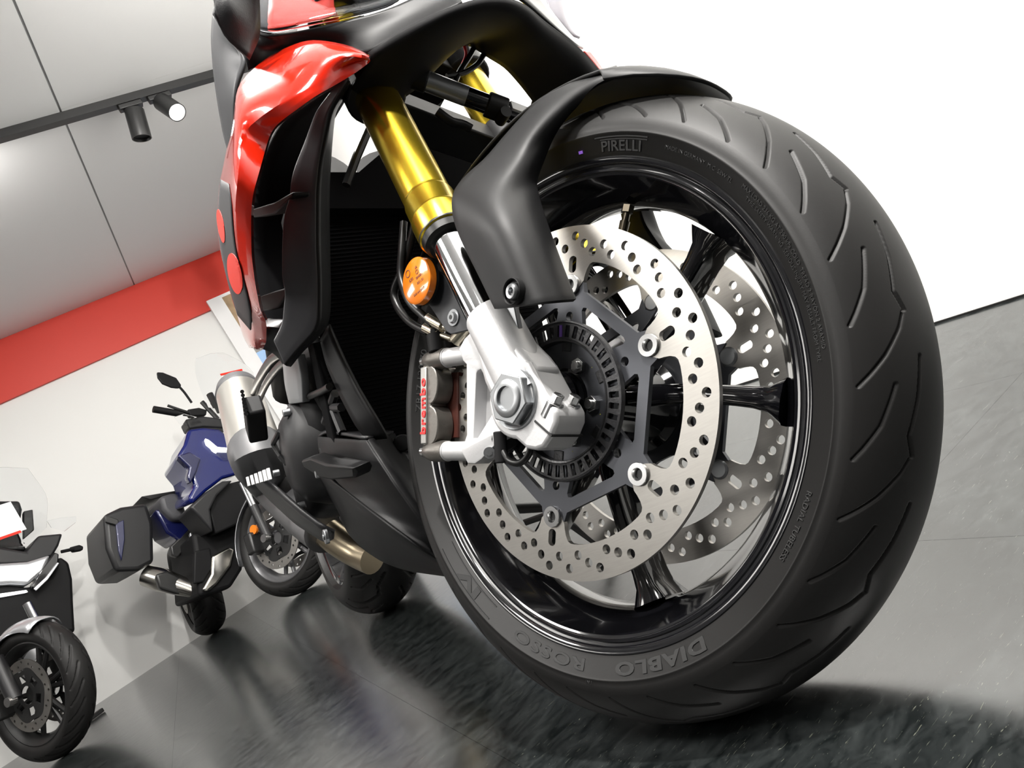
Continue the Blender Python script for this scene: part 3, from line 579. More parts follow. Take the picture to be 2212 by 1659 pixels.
# frame, headstock and yokes
fr = MB().tube([bf(-0.12, 1.0, 0.55), bf(-0.13, 0.85, 0.66), bf(-0.10, 0.68, 0.76), bf(-0.04, 0.55, 0.84)], [0.035, 0.04, 0.04, 0.04], 16).build('frame_spar', 'dark', bike, smooth=50)
MB().tube([bf(0.12, 1.0, 0.55), bf(0.13, 0.85, 0.66), bf(0.10, 0.68, 0.76), bf(0.04, 0.55, 0.84)], [0.035, 0.04, 0.04, 0.04], 16).build('frame_spar', 'dark', bike, smooth=50)
for s_ in (0.435, 0.60):
    yo = MB().cyl(fk(s_, -0.107), fk(s_ + 0.035, -0.107), 0.036, n=28).cyl(fk(s_, 0.107), fk(s_ + 0.035, 0.107), 0.036, n=28).box((fk(s_ + .017, -0.107) + fk(s_ + .017, 0.107)) / 2 - ex * 0.02, ey * 0.19, ex * 0.055, fdir * 0.032).build('fork_yoke', 'plastic', bike, bevel=0.003)
# steering damper across the nose, with clamp
da, db = pbb(902, 168, 0.115), pbb(1150, 262, 0.10)
dm = MB().cyl(da, db, 0.0115, n=28).build('steering_damper', 'gloss', bike); dm['label'] = 'steering damper tube across the nose'
du = unit(db - da)
MB().cyl(da - du * 0.012, da + du * 0.012, 0.0140, n=24).build('damper_cap', 'dark', dm, bevel=0.002)
MB().cyl(da + du * 0.085, da + du * 0.11, 0.0150, n=24).build('damper_clamp', 'plastic', dm, bevel=0.002)
MB().cyl(da + du * 0.012, da + du * 0.06, 0.0119, n=24).build('damper_sleeve', 'nut', dm)
MB().box(da + du * 0.125 - bb_ * 0.012, du * 0.028, bu * 0.010, bb_ * 0.006).build('damper_label', 'white', dm)
MB().cyl(da + du * 0.097 - bu * 0.018, da + du * 0.097 - bu * 0.018 - bb_ * 0.02, 0.007, n=16).build('clamp_bolt', 'dark', dm)
for k, (c_, pts) in enumerate((('cable', ((1030, 92), (1015, 120), (990, 160), (975, 205))), ('white', ((1008, 95), (1012, 118), (1004, 140))), ('redtxt', ((1001, 92), (1006, 118), (998, 140))), ('cable', ((1045, 118), (1030, 140), (1000, 158), (965, 165))))):
    MB().tube(spline([pbb(x, y, 0.12) for x, y in pts], 16), 0.0035 if c_ == 'cable' else 0.0018, 8).build('wiring_lead', c_, bike)
MB().tube(spline([pbb(x, y, 0.13) for x, y in ((945, 240), (975, 262), (1000, 268), (1018, 278))], 12), 0.006, 10).build('wiring_lead', 'cable', bike)
for nm, poly, dd in (('dark_fill_panel', [(690, 372), (775, 372), (818, 335), (850, 300), (905, 258), (1060, 262), (1130, 300), (1110, 430), (990, 500), (880, 450), (690, 450)], 0.34), ('headstock_dark_fill', [(880, 110), (945, 150), (960, 215), (900, 262), (850, 230), (840, 160)], 0.30)):  # flat black filler sheets standing in for the dark interior behind the fork
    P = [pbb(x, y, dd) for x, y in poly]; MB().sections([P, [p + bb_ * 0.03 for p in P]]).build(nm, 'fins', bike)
MB().tube([pbb(800, 270, 0.30), pbb(770, 340, 0.30), pbb(748, 400, 0.30)], 0.006, 8).build('inner_stay', 'cable', bike)
# nose cowl arch
top = [(797, 118, .07), (847, 80, .05), (900, 53, .03), (969, 20, .01), (1030, 1, 0), (1065, -4, 0), (1099, 0, .0), (1132, 12, .01), (1172, 47, .03), (1213, 77, .05), (1250, 106, .07), (1270, 128, .085), (1302, 164, .10)]
frt = [(797, 132, .072), (850, 108, .055), (905, 80, .035), (970, 48, .018), (1030, 28, .008), (1065, 24, .007), (1096, 28, .008), (1125, 42, .018), (1160, 78, .038), (1200, 108, .058), (1235, 137, .078), (1255, 160, .09), (1285, 200, .105)]
inn = [(740, 215, .15), (800, 238, .15), (850, 224, .14), (905, 182, .13), (948, 138, .12), (985, 100, .12), (1012, 90, .12), (1050, 118, .12), (1091, 142, .13), (1123, 179, .14), (1150, 215, .16), (1170, 240, .17), (1190, 260, .18)]
M['archmat'] = mat('rough_black_cowl', (0.008, 0.008, 0.0085), 0.7, spec=0.1)
M['strip'] = mat('lit_black_surround', (0.034, 0.034, 0.038), 0.4)  # black surround, base lifted to stand in for light on its face
arch = psheet('nose_cowl', [top, frt, inn], 'archmat', n=48, k=14, solid=0.005, ax=1); arch['label'] = 'matt black nose cowl arching over the fork'
# red side panel
outer = [(797, 124, -.122), (775, 108, -.13), (749, 101, -.14), (700, 91, -.158), (664, 90, -.17), (635, 100, -.18), (595, 118, -.195), (562, 140, -.212), (538, 163, -.226), (521, 179, -.236), (513, 203, -.243), (510, 244, -.250), (506, 285, -.255), (493, 325, -.258), (485, 366, -.26), (478, 395, -.262), (475, 427, -.263), (473, 468, -.263), (474, 508, -.262), (480, 549, -.26), (492, 602, -.256), (506, 653, -.252), (519, 690, -.248), (526, 724, -.246), (541, 750, -.244)]
ridge = [(797, 126, -.124), (770, 128, -.138), (735, 146, -.155), (700, 172, -.176), (640, 207, -.204), (582, 240, -.228), (545, 268, -.244), (528, 285, -.252), (521, 330, -.262), (516, 390, -.27), (512, 440, -.273), (512, 500, -.273), (518, 560, -.270), (528, 620, -.264), (540, 670, -.258), (550, 715, -.25), (554, 752, -.246)]
inner = [(797, 130, -.122), (765, 157, -.134), (725, 179, -.150), (684, 203, -.168), (643, 232, -.188), (603, 260, -.206), (582, 281, -.214), (570, 321, -.222), (558, 366, -.228), (543, 419, -.234), (540, 468, -.236), (542, 549, -.236), (550, 610, -.236), (561, 667, -.236), (574, 695, -.236), (574, 737, -.236), (566, 752, -.238)]
def b_of(p): return float((BB @ (pbl(*p) - BO))[1])
rb = [b_of(p) for p in ridge]; rt_ = np.linspace(0, 1, len(ridge))
def rail3(pts, off):
    out = []
    for i, p in enumerate(pts): out.append(pbb(p[0], p[1], float(np.interp(i / (len(pts) - 1), rt_, rb)) + off))
    return out
n_ = 72; R_ = [resamp([pbl(*p) for p in outer], n_), resamp([pbl(*p) for p in ridge], n_), resamp(rail3(inner, 0.004), n_), resamp(rail3([(x + 3, y + 2, l) for x, y, l in inner], 0.05), n_)]
R_ = [[R_[0][j] * (1 - t) + R_[1][j] * t + (CAM - R_[0][j]) * 0.02 * math.sin(PI * t) for j in range(n_)] for t in np.linspace(0, 1, 9)] + [[R_[1][j] * (1 - t) + R_[2][j] * t for j in range(n_)] for t in np.linspace(0.15, 1, 6)] + [R_[3]]
red = MB().loft(R_).build('side_fairing', 'red', bike, smooth=38, solid=0.004, off=0)
from mathutils.bvhtree import BVHTree
_me = red.data; red_tree = BVHTree.FromPolygons([v.co.copy() for v in _me.vertices], [tuple(p.vertices) for p in _me.polygons])
def on_red(px, py, lift):
    d = Vector(ray(px, py)).normalized(); h = red_tree.ray_cast(Vector(CAM), d)
    if h[0] is None:
        h = red_tree.find_nearest(Vector(pbl(px, py, fair_pt(px, py))))
    nn_ = h[1] if h[1].dot(d) < 0 else -h[1]
    return np.array(h[0] + nn_ * lift)
def patch(name, rings, m, lift):         # rings of photo points laid on the panel
    MB().loft([[on_red(x, y, lift) for x, y in r] for r in rings], closed=True).build(name, m, red, solid=0.0006, off=0, smooth=0); red['label'] = 'glossy red side fairing panel'
# grey graphic with two red dots on its lower part, and a red lower tip
def decal(name, poly, m, off):
    P = [pbl(x, y, l) for x, y, l in poly]; c = np.mean(P, 0); w = unit(CAM - c)
    return P, w
def fair_pt(px, py):            # l on the red panel near this place (between silhouette and ridge)
    t = [(r[1], r[0], r[2]) for r in outer]; g = [(r[1], r[0], r[2]) for r in ridge]; h = [(r[1], r[0], r[2]) for r in inner]
    f = lambda T, k: float(np.interp(py, [q[0] for q in sorted(T)], [q[k] for q in sorted(T)]))
    xs = [f(t, 1), f(g, 1), f(h, 1)]; ls = [f(t, 2), f(g, 2), f(h, 2)]
    return float(np.interp(px, xs, ls))
def skin(name, poly, m, lift):
    P = []
    for x, y in poly: P.append(pbl(x, y, fair_pt(x, y) - lift))
    c = pbl(sum(p[0] for p in poly) / len(poly), sum(p[1] for p in poly) / len(poly), fair_pt(sum(p[0] for p in poly) / len(poly), sum(p[1] for p in poly) / len(poly)) - lift)
    n = len(P); return MB().add(P + [c], [(i, (i + 1) % n, n) for i in range(n)]).build(name, m, red, solid=0.0012, off=0, smooth=60)
strip = []
gl = [(481, 388), (477, 427), (475, 468), (476, 508), (482, 549), (494, 602), (508, 653), (517, 680)]
gr = [(500, 398), (506, 440), (508, 480), (514, 540), (530, 600), (544, 650), (549, 690), (545, 712)]
ga, gb = resamp(gl, 16), resamp(gr, 16)
gb = [np.array(q) for q in gb]; ga = [np.array(q) for q in ga]
MB().loft([[on_red(*(a * (1 - t) + b * t), 0.0026) for a, b in zip(ga, gb)] for t in np.linspace(0, 1, 9)]).build('grey_graphic', 'greydecal', red, solid=0.0006, smooth=60)
for cx, cy, rx, ry in ((483, 488, 7, 36), (513, 590, 15, 44)):
    patch('red_dot', [[(cx + q * (rx * math.cos(a) + 0.16 * ry * math.sin(a)), cy + q * ry * math.sin(a)) for a in np.linspace(0, 2 * PI, 28, endpoint=False)] for q in (0.002, 0.35, 0.7, 1.0)], 'redflat', 0.0034)
# graphite shoulder panel and gloss mirror foot above it
sh = psheet('shoulder_panel', [[(462, 25, .30), (458, 81, .31), (463, 155, .32), (473, 225, .33), (485, 293, .34), (496, 330, .34)], [(480, 50, .27), (488, 105, .28), (487, 160, .29), (489, 215, .30), (496, 265, .31), (500, 320, .33)], [(500, 90, .26), (536, 130, .25), (514, 178, .26), (509, 215, .27), (509, 262, .29), (505, 318, .33)]], 'greypaint', n=24, k=8, ax=1)
sh['label'] = 'graphite shoulder panel beside the red fairing'
psheet('indicator_housing', [[(462, 30, -.262), (462, -40, -.255), (480, -60, -.24)], [(490, 84, -.252), (500, 20, -.245), (510, -60, -.23)], [(540, 128, -.232), (560, 75, -.215), (560, -60, -.21)]], 'satin', n=16, k=8)
# headlamp: clear lens, red inner reflector, black bezel
lens = psheet('headlamp_lens', [[(497, 12, .17), (512, 32, .165), (540, 55, .155), (562, 70, .145), (582, 73, .14), (640, 62, .13), (725, 45, .115), (790, 30, .1), (847, 14, .09), (868, -4, .085)], [(512, -30, .19), (540, 5, .17), (570, 25, .155), (600, 30, .145), (650, 22, .135), (725, 8, .12), (790, -5, .11), (840, -18, .1), (862, -30, .095), (872, -40, .09)], [(520, -120, .26), (550, -115, .25), (590, -112, .245), (630, -112, .24), (680, -112, .23), (740, -115, .22), (790, -118, .21), (830, -120, .2), (860, -122, .19), (880, -124, .18)]], 'lens', n=32, k=10, solid=0.003, ax=1); lens['label'] = 'clear headlamp lens at the top edge'
psheet('headlamp_reflector', [[(578, 62, .19), (640, 52, .175), (700, 38, .16), (722, 20, .155)], [(590, -90, .26), (640, -95, .25), (690, -98, .24), (715, -100, .23)]], 'redflat', n=12, solid=0.002, ax=1, parent=lens)
psheet('headlamp_back', [[(500, 14, .23), (562, 70, .21), (640, 60, .2), (725, 42, .18), (860, 4, .15)], [(520, -110, .33), (590, -110, .32), (660, -110, .31), (740, -112, .29), (880, -120, .26)]], 'greypaint', n=16, solid=0.002, ax=1, parent=lens)
psheet('headlamp_bezel', [[(490, 14, .172), (540, 60, .157), (575, 78, .142), (640, 68, .132), (725, 51, .117), (800, 34, .1), (850, 18, .09), (900, -5, .08), (960, -20, .06)], [(520, 80, .17), (560, 100, .155), (600, 100, .15), (650, 85, .14), (720, 78, .125), (790, 72, .105), (850, 52, .09), (920, 22, .07), (990, -8, .05)], [(536, 150, .20), (570, 132, .19), (610, 112, .17), (664, 96, .15), (730, 100, .14), (796, 118, .10), (850, 84, .08), (915, 48, .06), (1000, 8, .03)]], 'plastic', n=40, k=10, solid=0.004, ax=1)
# far side of the nose: clear screen edge, black cowl and a strip of red
psheet('screen_edge', [[(1175, -20, .1), (1195, 40, .1), (1225, 72, .11), (1252, 82, .12)], [(1290, -30, .2), (1288, 0, .19), (1275, 40, .17), (1252, 84, .13)]], mat('smoked_clear_plastic', (0.55, 0.53, 0.58), 0.1, trans=0.6), n=14, solid=0.003, ax=1)
psheet('cowl_rim', [[(1085, -30, .05), (1140, 10, .06), (1190, 55, .08), (1245, 100, .1)], [(1150, -40, .08), (1185, 20, .09), (1225, 70, .1), (1262, 108, .12)]], 'gloss', n=16, solid=0.004, ax=1)
fr_ = psheet('far_fairing', [[(1258, 112, .11), (1275, 132, .12), (1298, 160, .13)], [(1272, 110, .12), (1290, 132, .13), (1308, 160, .14)]], 'red', n=12, solid=0.004, ax=1)
psheet('far_inner_cowl', [[(1150, 215, .18), (1200, 240, .2), (1285, 210, .13), (1300, 165, .12)], [(1130, 280, .35), (1180, 300, .36), (1230, 280, .34), (1260, 240, .32)]], 'plastic', n=14, ax=1)
# black upright strip of the air duct, the recessed duct wall and its vanes
SL = [(748, 160, .09), (683, 240, .15), (661, 303, .18), (635, 366, .20), (626, 408, .21), (630, 424, .21), (616, 454, .22), (612, 492, .23), (610, 539, .235), (610, 615, .245), (619, 628, .245), (612, 664, .25), (613, 695, .255), (591, 736, .26)]
SF = [(752, 172, .085), (711, 240, .135), (702, 287, .16), (689, 350, .18), (683, 413, .195), (683, 480, .21), (683, 540, .22), (686, 595, .23), (686, 660, .24), (686, 705, .245), (673, 722, .25), (642, 754, .255), (615, 788, .26)]
SI = [(756, 185, .15), (720, 240, .20), (714, 303, .23), (708, 398, .26), (708, 480, .275), (709, 540, .285), (711, 626, .295), (710, 680, .3), (706, 702, .3), (688, 724, .3), (655, 752, .3), (625, 790, .3)]
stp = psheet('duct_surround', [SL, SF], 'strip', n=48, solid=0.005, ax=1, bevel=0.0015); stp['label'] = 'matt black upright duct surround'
psheet('surround_side', [SF, SI], 'plastic', n=48, solid=0.005, ax=1, parent=stp)
psheet('duct_wall', [[(740, 180, -.13), (690, 205, -.15), (610, 262, -.175), (575, 325, -.185), (545, 430, -.195), (545, 550, -.2), (565, 680, -.205), (590, 735, -.2)], [(750, 205, -.10), (715, 265, -.10), (690, 330, -.10), (670, 410, -.11), (660, 480, -.115), (660, 560, -.12), (665, 650, -.13), (660, 735, -.14)]], 'fins', n=30, solid=0.004)
for pts in (((545, 452, -.222), (590, 438, -.212), (630, 415, -.206), (632, 424, -.206), (592, 462, -.208), (547, 470, -.215)), ((562, 640, -.222), (590, 630, -.214), (618, 622, -.21), (620, 634, -.21), (600, 665, -.205), (568, 672, -.21))):
    P = [pbl(*p) for p in pts]; MB().sections([P, [p + bl * 0.02 for p in P]]).build('duct_vane', 'dark', bike, bevel=0.002)
psheet('duct_foot', [[(566, 752, -.238), (590, 760, -.22), (602, 770, -.212), (612, 785, -.205)], [(575, 700, -.23), (610, 700, -.214), (640, 725, -.2), (650, 750, -.195)], [(580, 690, -.2), (640, 690, -.19), (690, 715, -.185), (692, 738, -.185)]], 'satin', n=14, k=8)
# belly pan
RC_ = [(794, 951, -.168), (818, 990, -.166), (855, 1047, -.158), (896, 1104, -.146), (940, 1165, -.13), (968, 1212, -.112)]
RAH = [(689, 943, -.182), (690, 975, -.186), (706, 1015, -.186), (741, 1051, -.184), (790, 1092, -.178), (847, 1136, -.166), (908, 1181, -.146), (966, 1216, -.118)]
RBT = [(658, 1006, -.172), (684, 1047, -.170), (725, 1087, -.165), (738, 1110, -.162), (750, 1148, -.156), (786, 1185, -.148), (830, 1214, -.138), (879, 1231, -.122), (970, 1243, -.096)]
RH2 = [(662, 1012, -.182), (704, 1026, -.186), (741, 1052, -.184), (790, 1093, -.178), (847, 1137, -.166), (908, 1182, -.146), (968, 1219, -.116)]
RD_ = [(850, 938, -.10), (868, 975, -.10), (895, 1025, -.10), (925, 1080, -.096), (955, 1140, -.085), (985, 1205, -.075)]
belly = psheet('belly_pan', [RAH, RC_], 'plastic', n=36, solid=0.005, bevel=0.0015); belly['label'] = 'matt black pointed belly pan'
psheet('belly_front', [RC_, RD_], 'plastic', n=36, solid=0.005, parent=belly)
psheet('belly_flank', [RH2, RBT], 'plastic', n=36, solid=0.005, bevel=0.0015, parent=belly)
psheet('belly_lip', [[(689, 944, -.182), (697, 932, -.178), (745, 938, -.174), (796, 948, -.168), (850, 936, -.1)], [(705, 922, -.13), (735, 922, -.12), (770, 922, -.11), (810, 925, -.1), (850, 922, -.08)]], 'satin', n=20, solid=0.004, parent=belly)
for i in range(5):
    x0, y0 = 838 + i * 14, 985 + i * 24; a_, b_ = pbl(x0, y0, -.13), pbl(x0 + 42, y0 + 2, -.09); MB().tube([a_, b_], 0.006, 6).build('belly_slat', 'satin', belly)
bs_ = pbl(872, 958, -.1); MB().cyl(bs_, bs_ - bb_ * 0.012 - bl * 0.006, 0.012, n=18).build('belly_screw', 'dark', belly, bevel=0.002)
hole = pbl(697, 985, -.184); MB().lathe([(0, 0.008), (0.003, 0.012), (0.001, 0.014), (-0.006, 0.014), (-0.006, 0)], hole, -bl, 20).build('belly_recess', 'dark', belly)
# brake pedal lever
pl_ = [(650, 995, -.215), (668, 990, -.215), (700, 1003, -.215), (762, 1012, -.205), (768, 1022, -.2), (764, 1034, -.2), (716, 1038, -.205), (690, 1032, -.21), (655, 1010, -.215)]
P = [pbl(*p) for p in pl_]; ped = MB().sections([P, [p + bl * 0.022 + bu * 0.004 for p in P]]).build('brake_pedal', 'plastic', bike, bevel=0.003); ped['label'] = 'black brake pedal beside the belly pan'
# engine covers and frame pieces
M['cover'] = mat('matt_charcoal_cover', (0.022, 0.022, 0.023), 0.5, spec=0.3)
def cover(px, py, l, r, dep, m, name='engine_cover', sq=1.0):
    c = pbl(px, py, l); P = []
    prof = [(0.0, 1.0), (0.25, 1.0), (0.6, 0.95), (0.85, 0.82), (1.0, 0.55), (1.02, 0.0)]
    return MB().lathe([(-dep + dep * a, r * b) for a, b in prof], c, -bl, 40).build(name, m, bike, smooth=40)
ec = cover(618, 985, -.215, 0.096, 0.13, 'cover'); ec['label'] = 'dark rounded engine side cover'
cover(640, 1060, -.195, 0.062, 0.09, 'cover'); cover(655, 905, -.185, 0.060, 0.09, 'cover')
eng = MB().box(bf(0, 0.66, 0.40), bl * 0.27, bb_ * 0.30, bu * 0.26).build('engine_block', 'dark', bike, bevel=0.02)
MB().box(bf(0, 0.56, 0.58), bl * 0.24, bb_ * 0.22, bu * 0.2 - bb_ * 0.05).build('cylinder_block', 'dark', bike, bevel=0.01)
for p0, p1 in (((590, 958), (605, 930)), ((590, 958), (604, 985)), ((604, 985), (620, 1002)), ((590, 960), (612, 996))):
    MB().tube([pbl(*p0, -.222), pbl(*p1, -.214)], 0.0045, 6).build('cover_rib', 'satin', bike)
for q in ((628, 890), (604, 1020), (660, 1090), (700, 1020)): c = pbl(*q, -.2); MB().cyl(c, c - bl * 0.012, 0.006, n=12).build('cover_bolt', 'nut', bike, bevel=0.001)
psheet('frame_plate', [[(618, 778, -.19), (622, 830, -.19), (632, 872, -.19)], [(650, 765, -.19), (660, 815, -.19), (662, 868, -.19)]], mat('mid_grey_paint', (0.16, 0.165, 0.17), 0.45), n=10, solid=0.012, bevel=0.002)
psheet('inner_panel', [[(650, 760, -.17), (652, 800, -.172), (668, 836, -.172), (700, 890, -.17)], [(690, 738, -.165), (700, 790, -.168), (720, 850, -.165), (745, 930, -.16)]], 'dark', n=16, solid=0.006)
for a_, b_ in (((700, 836), (740, 935)), ((706, 850), (724, 905)), ((724, 850), (702, 912)), ((702, 880), (738, 880))): MB().tube([pbl(*a_, -.172), pbl(*b_, -.172)], 0.006, 8).build('lattice_rib', 'satin', bike)
psheet('radiator_side', [[(692, 735, -.184), (708, 790, -.18), (735, 850, -.175), (770, 920, -.17), (795, 950, -.16)], [(712, 700, -.17), (740, 770, -.165), (775, 840, -.16), (815, 905, -.15), (838, 945, -.14)]], 'plastic', n=20, solid=0.006)
for pts, r_, m_ in ((((548, 850), (560, 820), (585, 780), (612, 762)), 0.009, 'cable'), (((558, 868), (575, 830), (600, 795), (625, 775)), 0.007, 'cable'), (((640, 868), (660, 860), (695, 845), (712, 835)), 0.005, 'cable')):
    MB().tube(spline([pbl(x, y, -.185) for x, y in pts], 16), r_, 10).build('frame_hose', m_, bike)
# exhaust: silencer, collector with heat shield, link pipe
M['silencer'] = mat('brushed_silencer', (0.55, 0.53, 0.49), 0.35, 0.9)
M['collector'] = mat('dull_grey_exhaust', (0.075, 0.075, 0.078), 0.5, 0.3)
e0, e1 = pbl(514, 842, -.205), pbl(557, 985, -.215)
ea = unit(e1 - e0); el = np.linalg.norm(e1 - e0)
sil = MB().lathe([(0.0, 0), (0.0, 0.046), (0.012, 0.050), (el * 0.98, 0.054), (el * 0.98, 0)], e0, ea, 40).build('silencer', 'silencer', bike, smooth=40); sil['label'] = 'brushed metal silencer can'
MB().lathe([(-0.006, 0.030), (-0.006, 0.047), (0.02, 0.0525), (0.024, 0.050)], e0, ea, 40).build('silencer_end', 'collector', sil, smooth=40)
MB().box(pbl(551, 905, -.245), ea * 0.05, np.cross(ea, bl) * 0.06, bl * 0.03).build('silencer_bracket', 'dark', sil, bevel=0.004)
for i in range(7): MB().cyl(pbl(523 + i * 1.5, 846 + i * 8, -.262), pbl(523 + i * 1.5, 846 + i * 8, -.25), 0.0032, n=8).build('outlet_slot', 'dark', sil)
col = MB().tube(spline([e0 + ea * el * 0.92, e0 + ea * el * 1.08, pbl(570, 1020, -.198), pbl(600, 1060, -.175), pbl(650, 1110, -.158), pbl(700, 1152, -.145)], 20), list(np.linspace(0.057, 0.038, 20)), 24).build('exhaust_collector', 'collector', bike, smooth=50); col['label'] = 'dull grey exhaust collector'
psheet('heat_shield', [[(548, 1040, -.235), (580, 1075, -.215), (640, 1130, -.195), (706, 1172, -.175), (722, 1160, -.17)], [(560, 1022, -.255), (595, 1052, -.235), (650, 1100, -.212), (700, 1138, -.19), (722, 1148, -.175)]], 'satin', n=24, solid=0.006, parent=col)
c_ = pbl(709, 1158, -.196); MB().cyl(c_, c_ - bl * 0.006, 0.011, n=18).cyl(c_ - bl * .006, c_ - bl * .008, 0.005, n=6).build('shield_bolt', 'nut', col, bevel=0.001)
for i in range(6): a_ = pbl(536 + i * 9, 1040 - i * 3.2, -.262); MB().box(a_, bu * 0.016, bb_ * 0.01, bl * 0.004).build('embossed_letter', 'white', col)
M['pipe'] = mat('heat_tinted_pipe', (0.5, 0.42, 0.3), 0.3, 1)
MB().tube(spline([pbl(706, 1150, -.14), pbl(740, 1175, -.12), pbl(775, 1195, -.1), pbl(805, 1208, -.085)], 12), 0.028, 20).build('exhaust_pipe', 'pipe', bike)
# side stand and its foot seen through the front wheel
ss = MB().tube([bf(0.14, 0.72, 0.20), np.array([0.17, 0.60, 0.10]), np.array([0.16, 0.47, 0.012])], [0.011, 0.010, 0.009], 12).build('side_stand', 'black', bike)
MB().box((0.155, 0.455, 0.006), (0.05, 0.02, 0), (-0.012, 0.03, 0), (0, 0, 0.010)).build('stand_foot', 'black', ss, bevel=0.002)
MB().tube([bf(0.15, 0.62, 0.16), bf(0.18, 0.50, 0.17)], 0.006, 8).build('gear_lever', 'black', bike)
# rear wheel
RR_, RW, RC2 = 0.312, 0.088, 0.096
rc0 = bf(0, 1.30, 0.3165) + np.array([0.03, 0, 0])
G2 = [[(6, -20), (-2, -34), (-8, -30), (-18, -58), (-24, -82)], [(2, -48), (-6, -66), (-9, -82)]]
sd = RR_ - RC2 + math.sqrt(RC2 ** 2 - RW ** 2)
P, F = tyre_mesh(RR_, RC2, RW, [(RW, sd), (RW + .003, sd - 0.012), (RW + .001, sd - 0.026), (RW - .014, 0.226), (RW - .018, 0.222)], 900, 90, 0.005, G2, 24.0, 0.0020)
RB = np.array([-bb_, bl, bu]).T
rt = link('tyre', np_mesh('tyre', P @ RB.T + rc0, F), 'rubber', bike, smooth=50); rt['label'] = 'wide black rear tyre'
prof = [(-0.066, .222), (-0.074, .2255), (-0.0755, .222), (-0.071, .215), (-0.07, .208), (-0.05, .198), (-0.02, .188)]
rrim = MB().lathe(prof + [(-a, r) for a, r in prof[::-1]], rc0, bl, 96).build('wheel_rim', 'gloss', bike, smooth=35); rrim['label'] = 'black rear rim'
for k in range(6):
    a = math.radians(20 + 60 * k); d = -bb_ * math.cos(a) + bu * math.sin(a); MB().tube([rc0 + d * 0.03, rc0 + d * 0.19], [0.018, 0.012], 10).build('spoke', 'gloss', rrim)
MB().lathe([(-0.08, 0), (-0.08, 0.03), (-0.05, 0.045), (0.05, 0.045), (0.08, 0.03), (0.08, 0)], rc0, bl, 32).build('wheel_hub', 'gloss', rrim, smooth=40)
plate('brake_disc', [circ(0, 0, 0.11, 64), circ(0, 0, 0.075, 48)] + [circ(*polar(i * 15, 0.095), 0.005, 10) for i in range(24)], 0.005, rc0 - bl * 0.085, bb_, bu, bl, 'steel', bike)
for sx in (-1, 1): MB().tube([rc0 + bl * 0.12 * sx, bf(0.12 * sx, 1.0, 0.38), bf(0.10 * sx, 0.8, 0.40)], [0.022, 0.028, 0.035], 12).build('swingarm', 'satin', bike)
rows = [[bf(l, b, u - 0.35 * l * l * 4) for l in np.linspace(-.13, .17, 9)] for b, u in ((0.10, 0.99), (0.18, 1.06), (0.30, 1.12), (0.45, 1.16))]
MB().loft(rows).build('upper_cowl', 'plastic', bike, solid=0.006)  # unseen sheet, added above the nose to keep overhead light off the fork
# seat
MB().sections([[bf(x * w, b, u + z) for x, z in ((-1, -.03), (-1, .02), (-.6, .05), (.6, .05), (1, .02), (1, -.03))] for b, u, w in ((0.85, 0.86, .10), (1.0, 0.83, .14), (1.2, 0.84, .14), (1.3, 0.92, .12), (1.55, 0.96, .08))]).build('seat', 'dark', bike, bevel=0.01)
# ------------------------------------------------------------------ background motorcycles, lamps, poster
UP = np.array([0, 0, 1.0])
M['blue'] = mat('deep_blue_metallic', (0.0006, 0.005, 0.085), 0.25, 0.0, coat=0.9, spec=0.3)
M['navy'] = mat('dark_navy_paint', (0.004, 0.006, 0.05), 0.25, 0.2, coat=0.8)
M['silverpaint'] = mat('silver_paint', (0.55, 0.56, 0.58), 0.3, 0.7, coat=0.6)
M['bgrey'] = mat('charcoal_panel', (0.013, 0.013, 0.014), 0.42, spec=0.4)
M['seatleather'] = mat('grey_seat', (0.05, 0.05, 0.055), 0.55)
M['clear'] = mat('clear_screen', (0.95, 0.96, 0.97), 0.03, trans=1.0, ior=1.08)
M['chrome2'] = mat('polished_pipe', (0.5, 0.48, 0.44), 0.22, 1.0)
M['rimgrey'] = mat('grey_rim', (0.16, 0.16, 0.165), 0.3, 0.6)
M['card'] = mat('white_card', (0.85, 0.85, 0.85), 0.5)
M['led'] = mat('daylight_strip', (0.9, 0.9, 0.9), 0.3, emit=(1, 1, 1), es=1.2)
class Frame:
    def __init__(s, contact, heading, lean):
        s.c = np.array([contact[0], contact[1], 0.0]); s.h = unit((heading[0], heading[1], 0)); s.left = np.cross(UP, s.h); a = math.radians(lean)
        s.up = UP * math.cos(a) + s.left * math.sin(a); s.ax = s.left * math.cos(a) - UP * math.sin(a)
    def at(s, px, py, d):                       # photo point on the plane square to the heading, d behind the front contact
        r = ray(px, py); return CAM + r * (np.dot(s.c - s.h * d - CAM, s.h) / np.dot(r, s.h))
    def slab(s, name, m, parent, pts, d, t, bevel=0.012, taper=0.9, lab=None):
        P = [s.at(x, y, d) for x, y in pts]; c = np.mean(P, 0); Q = [c + (p - c) * taper - s.h * t for p in P]
        o = MB().sections([P, Q]).build(name, m, parent, bevel=bevel, seg=3, smooth=50)
        if lab: o['label'] = lab
        return o
    def tube(s, name, m, parent, pts, r, n=10):
        return MB().tube(spline([s.at(*p) for p in pts], max(8, 4 * len(pts))), r, n).build(name, m, parent)
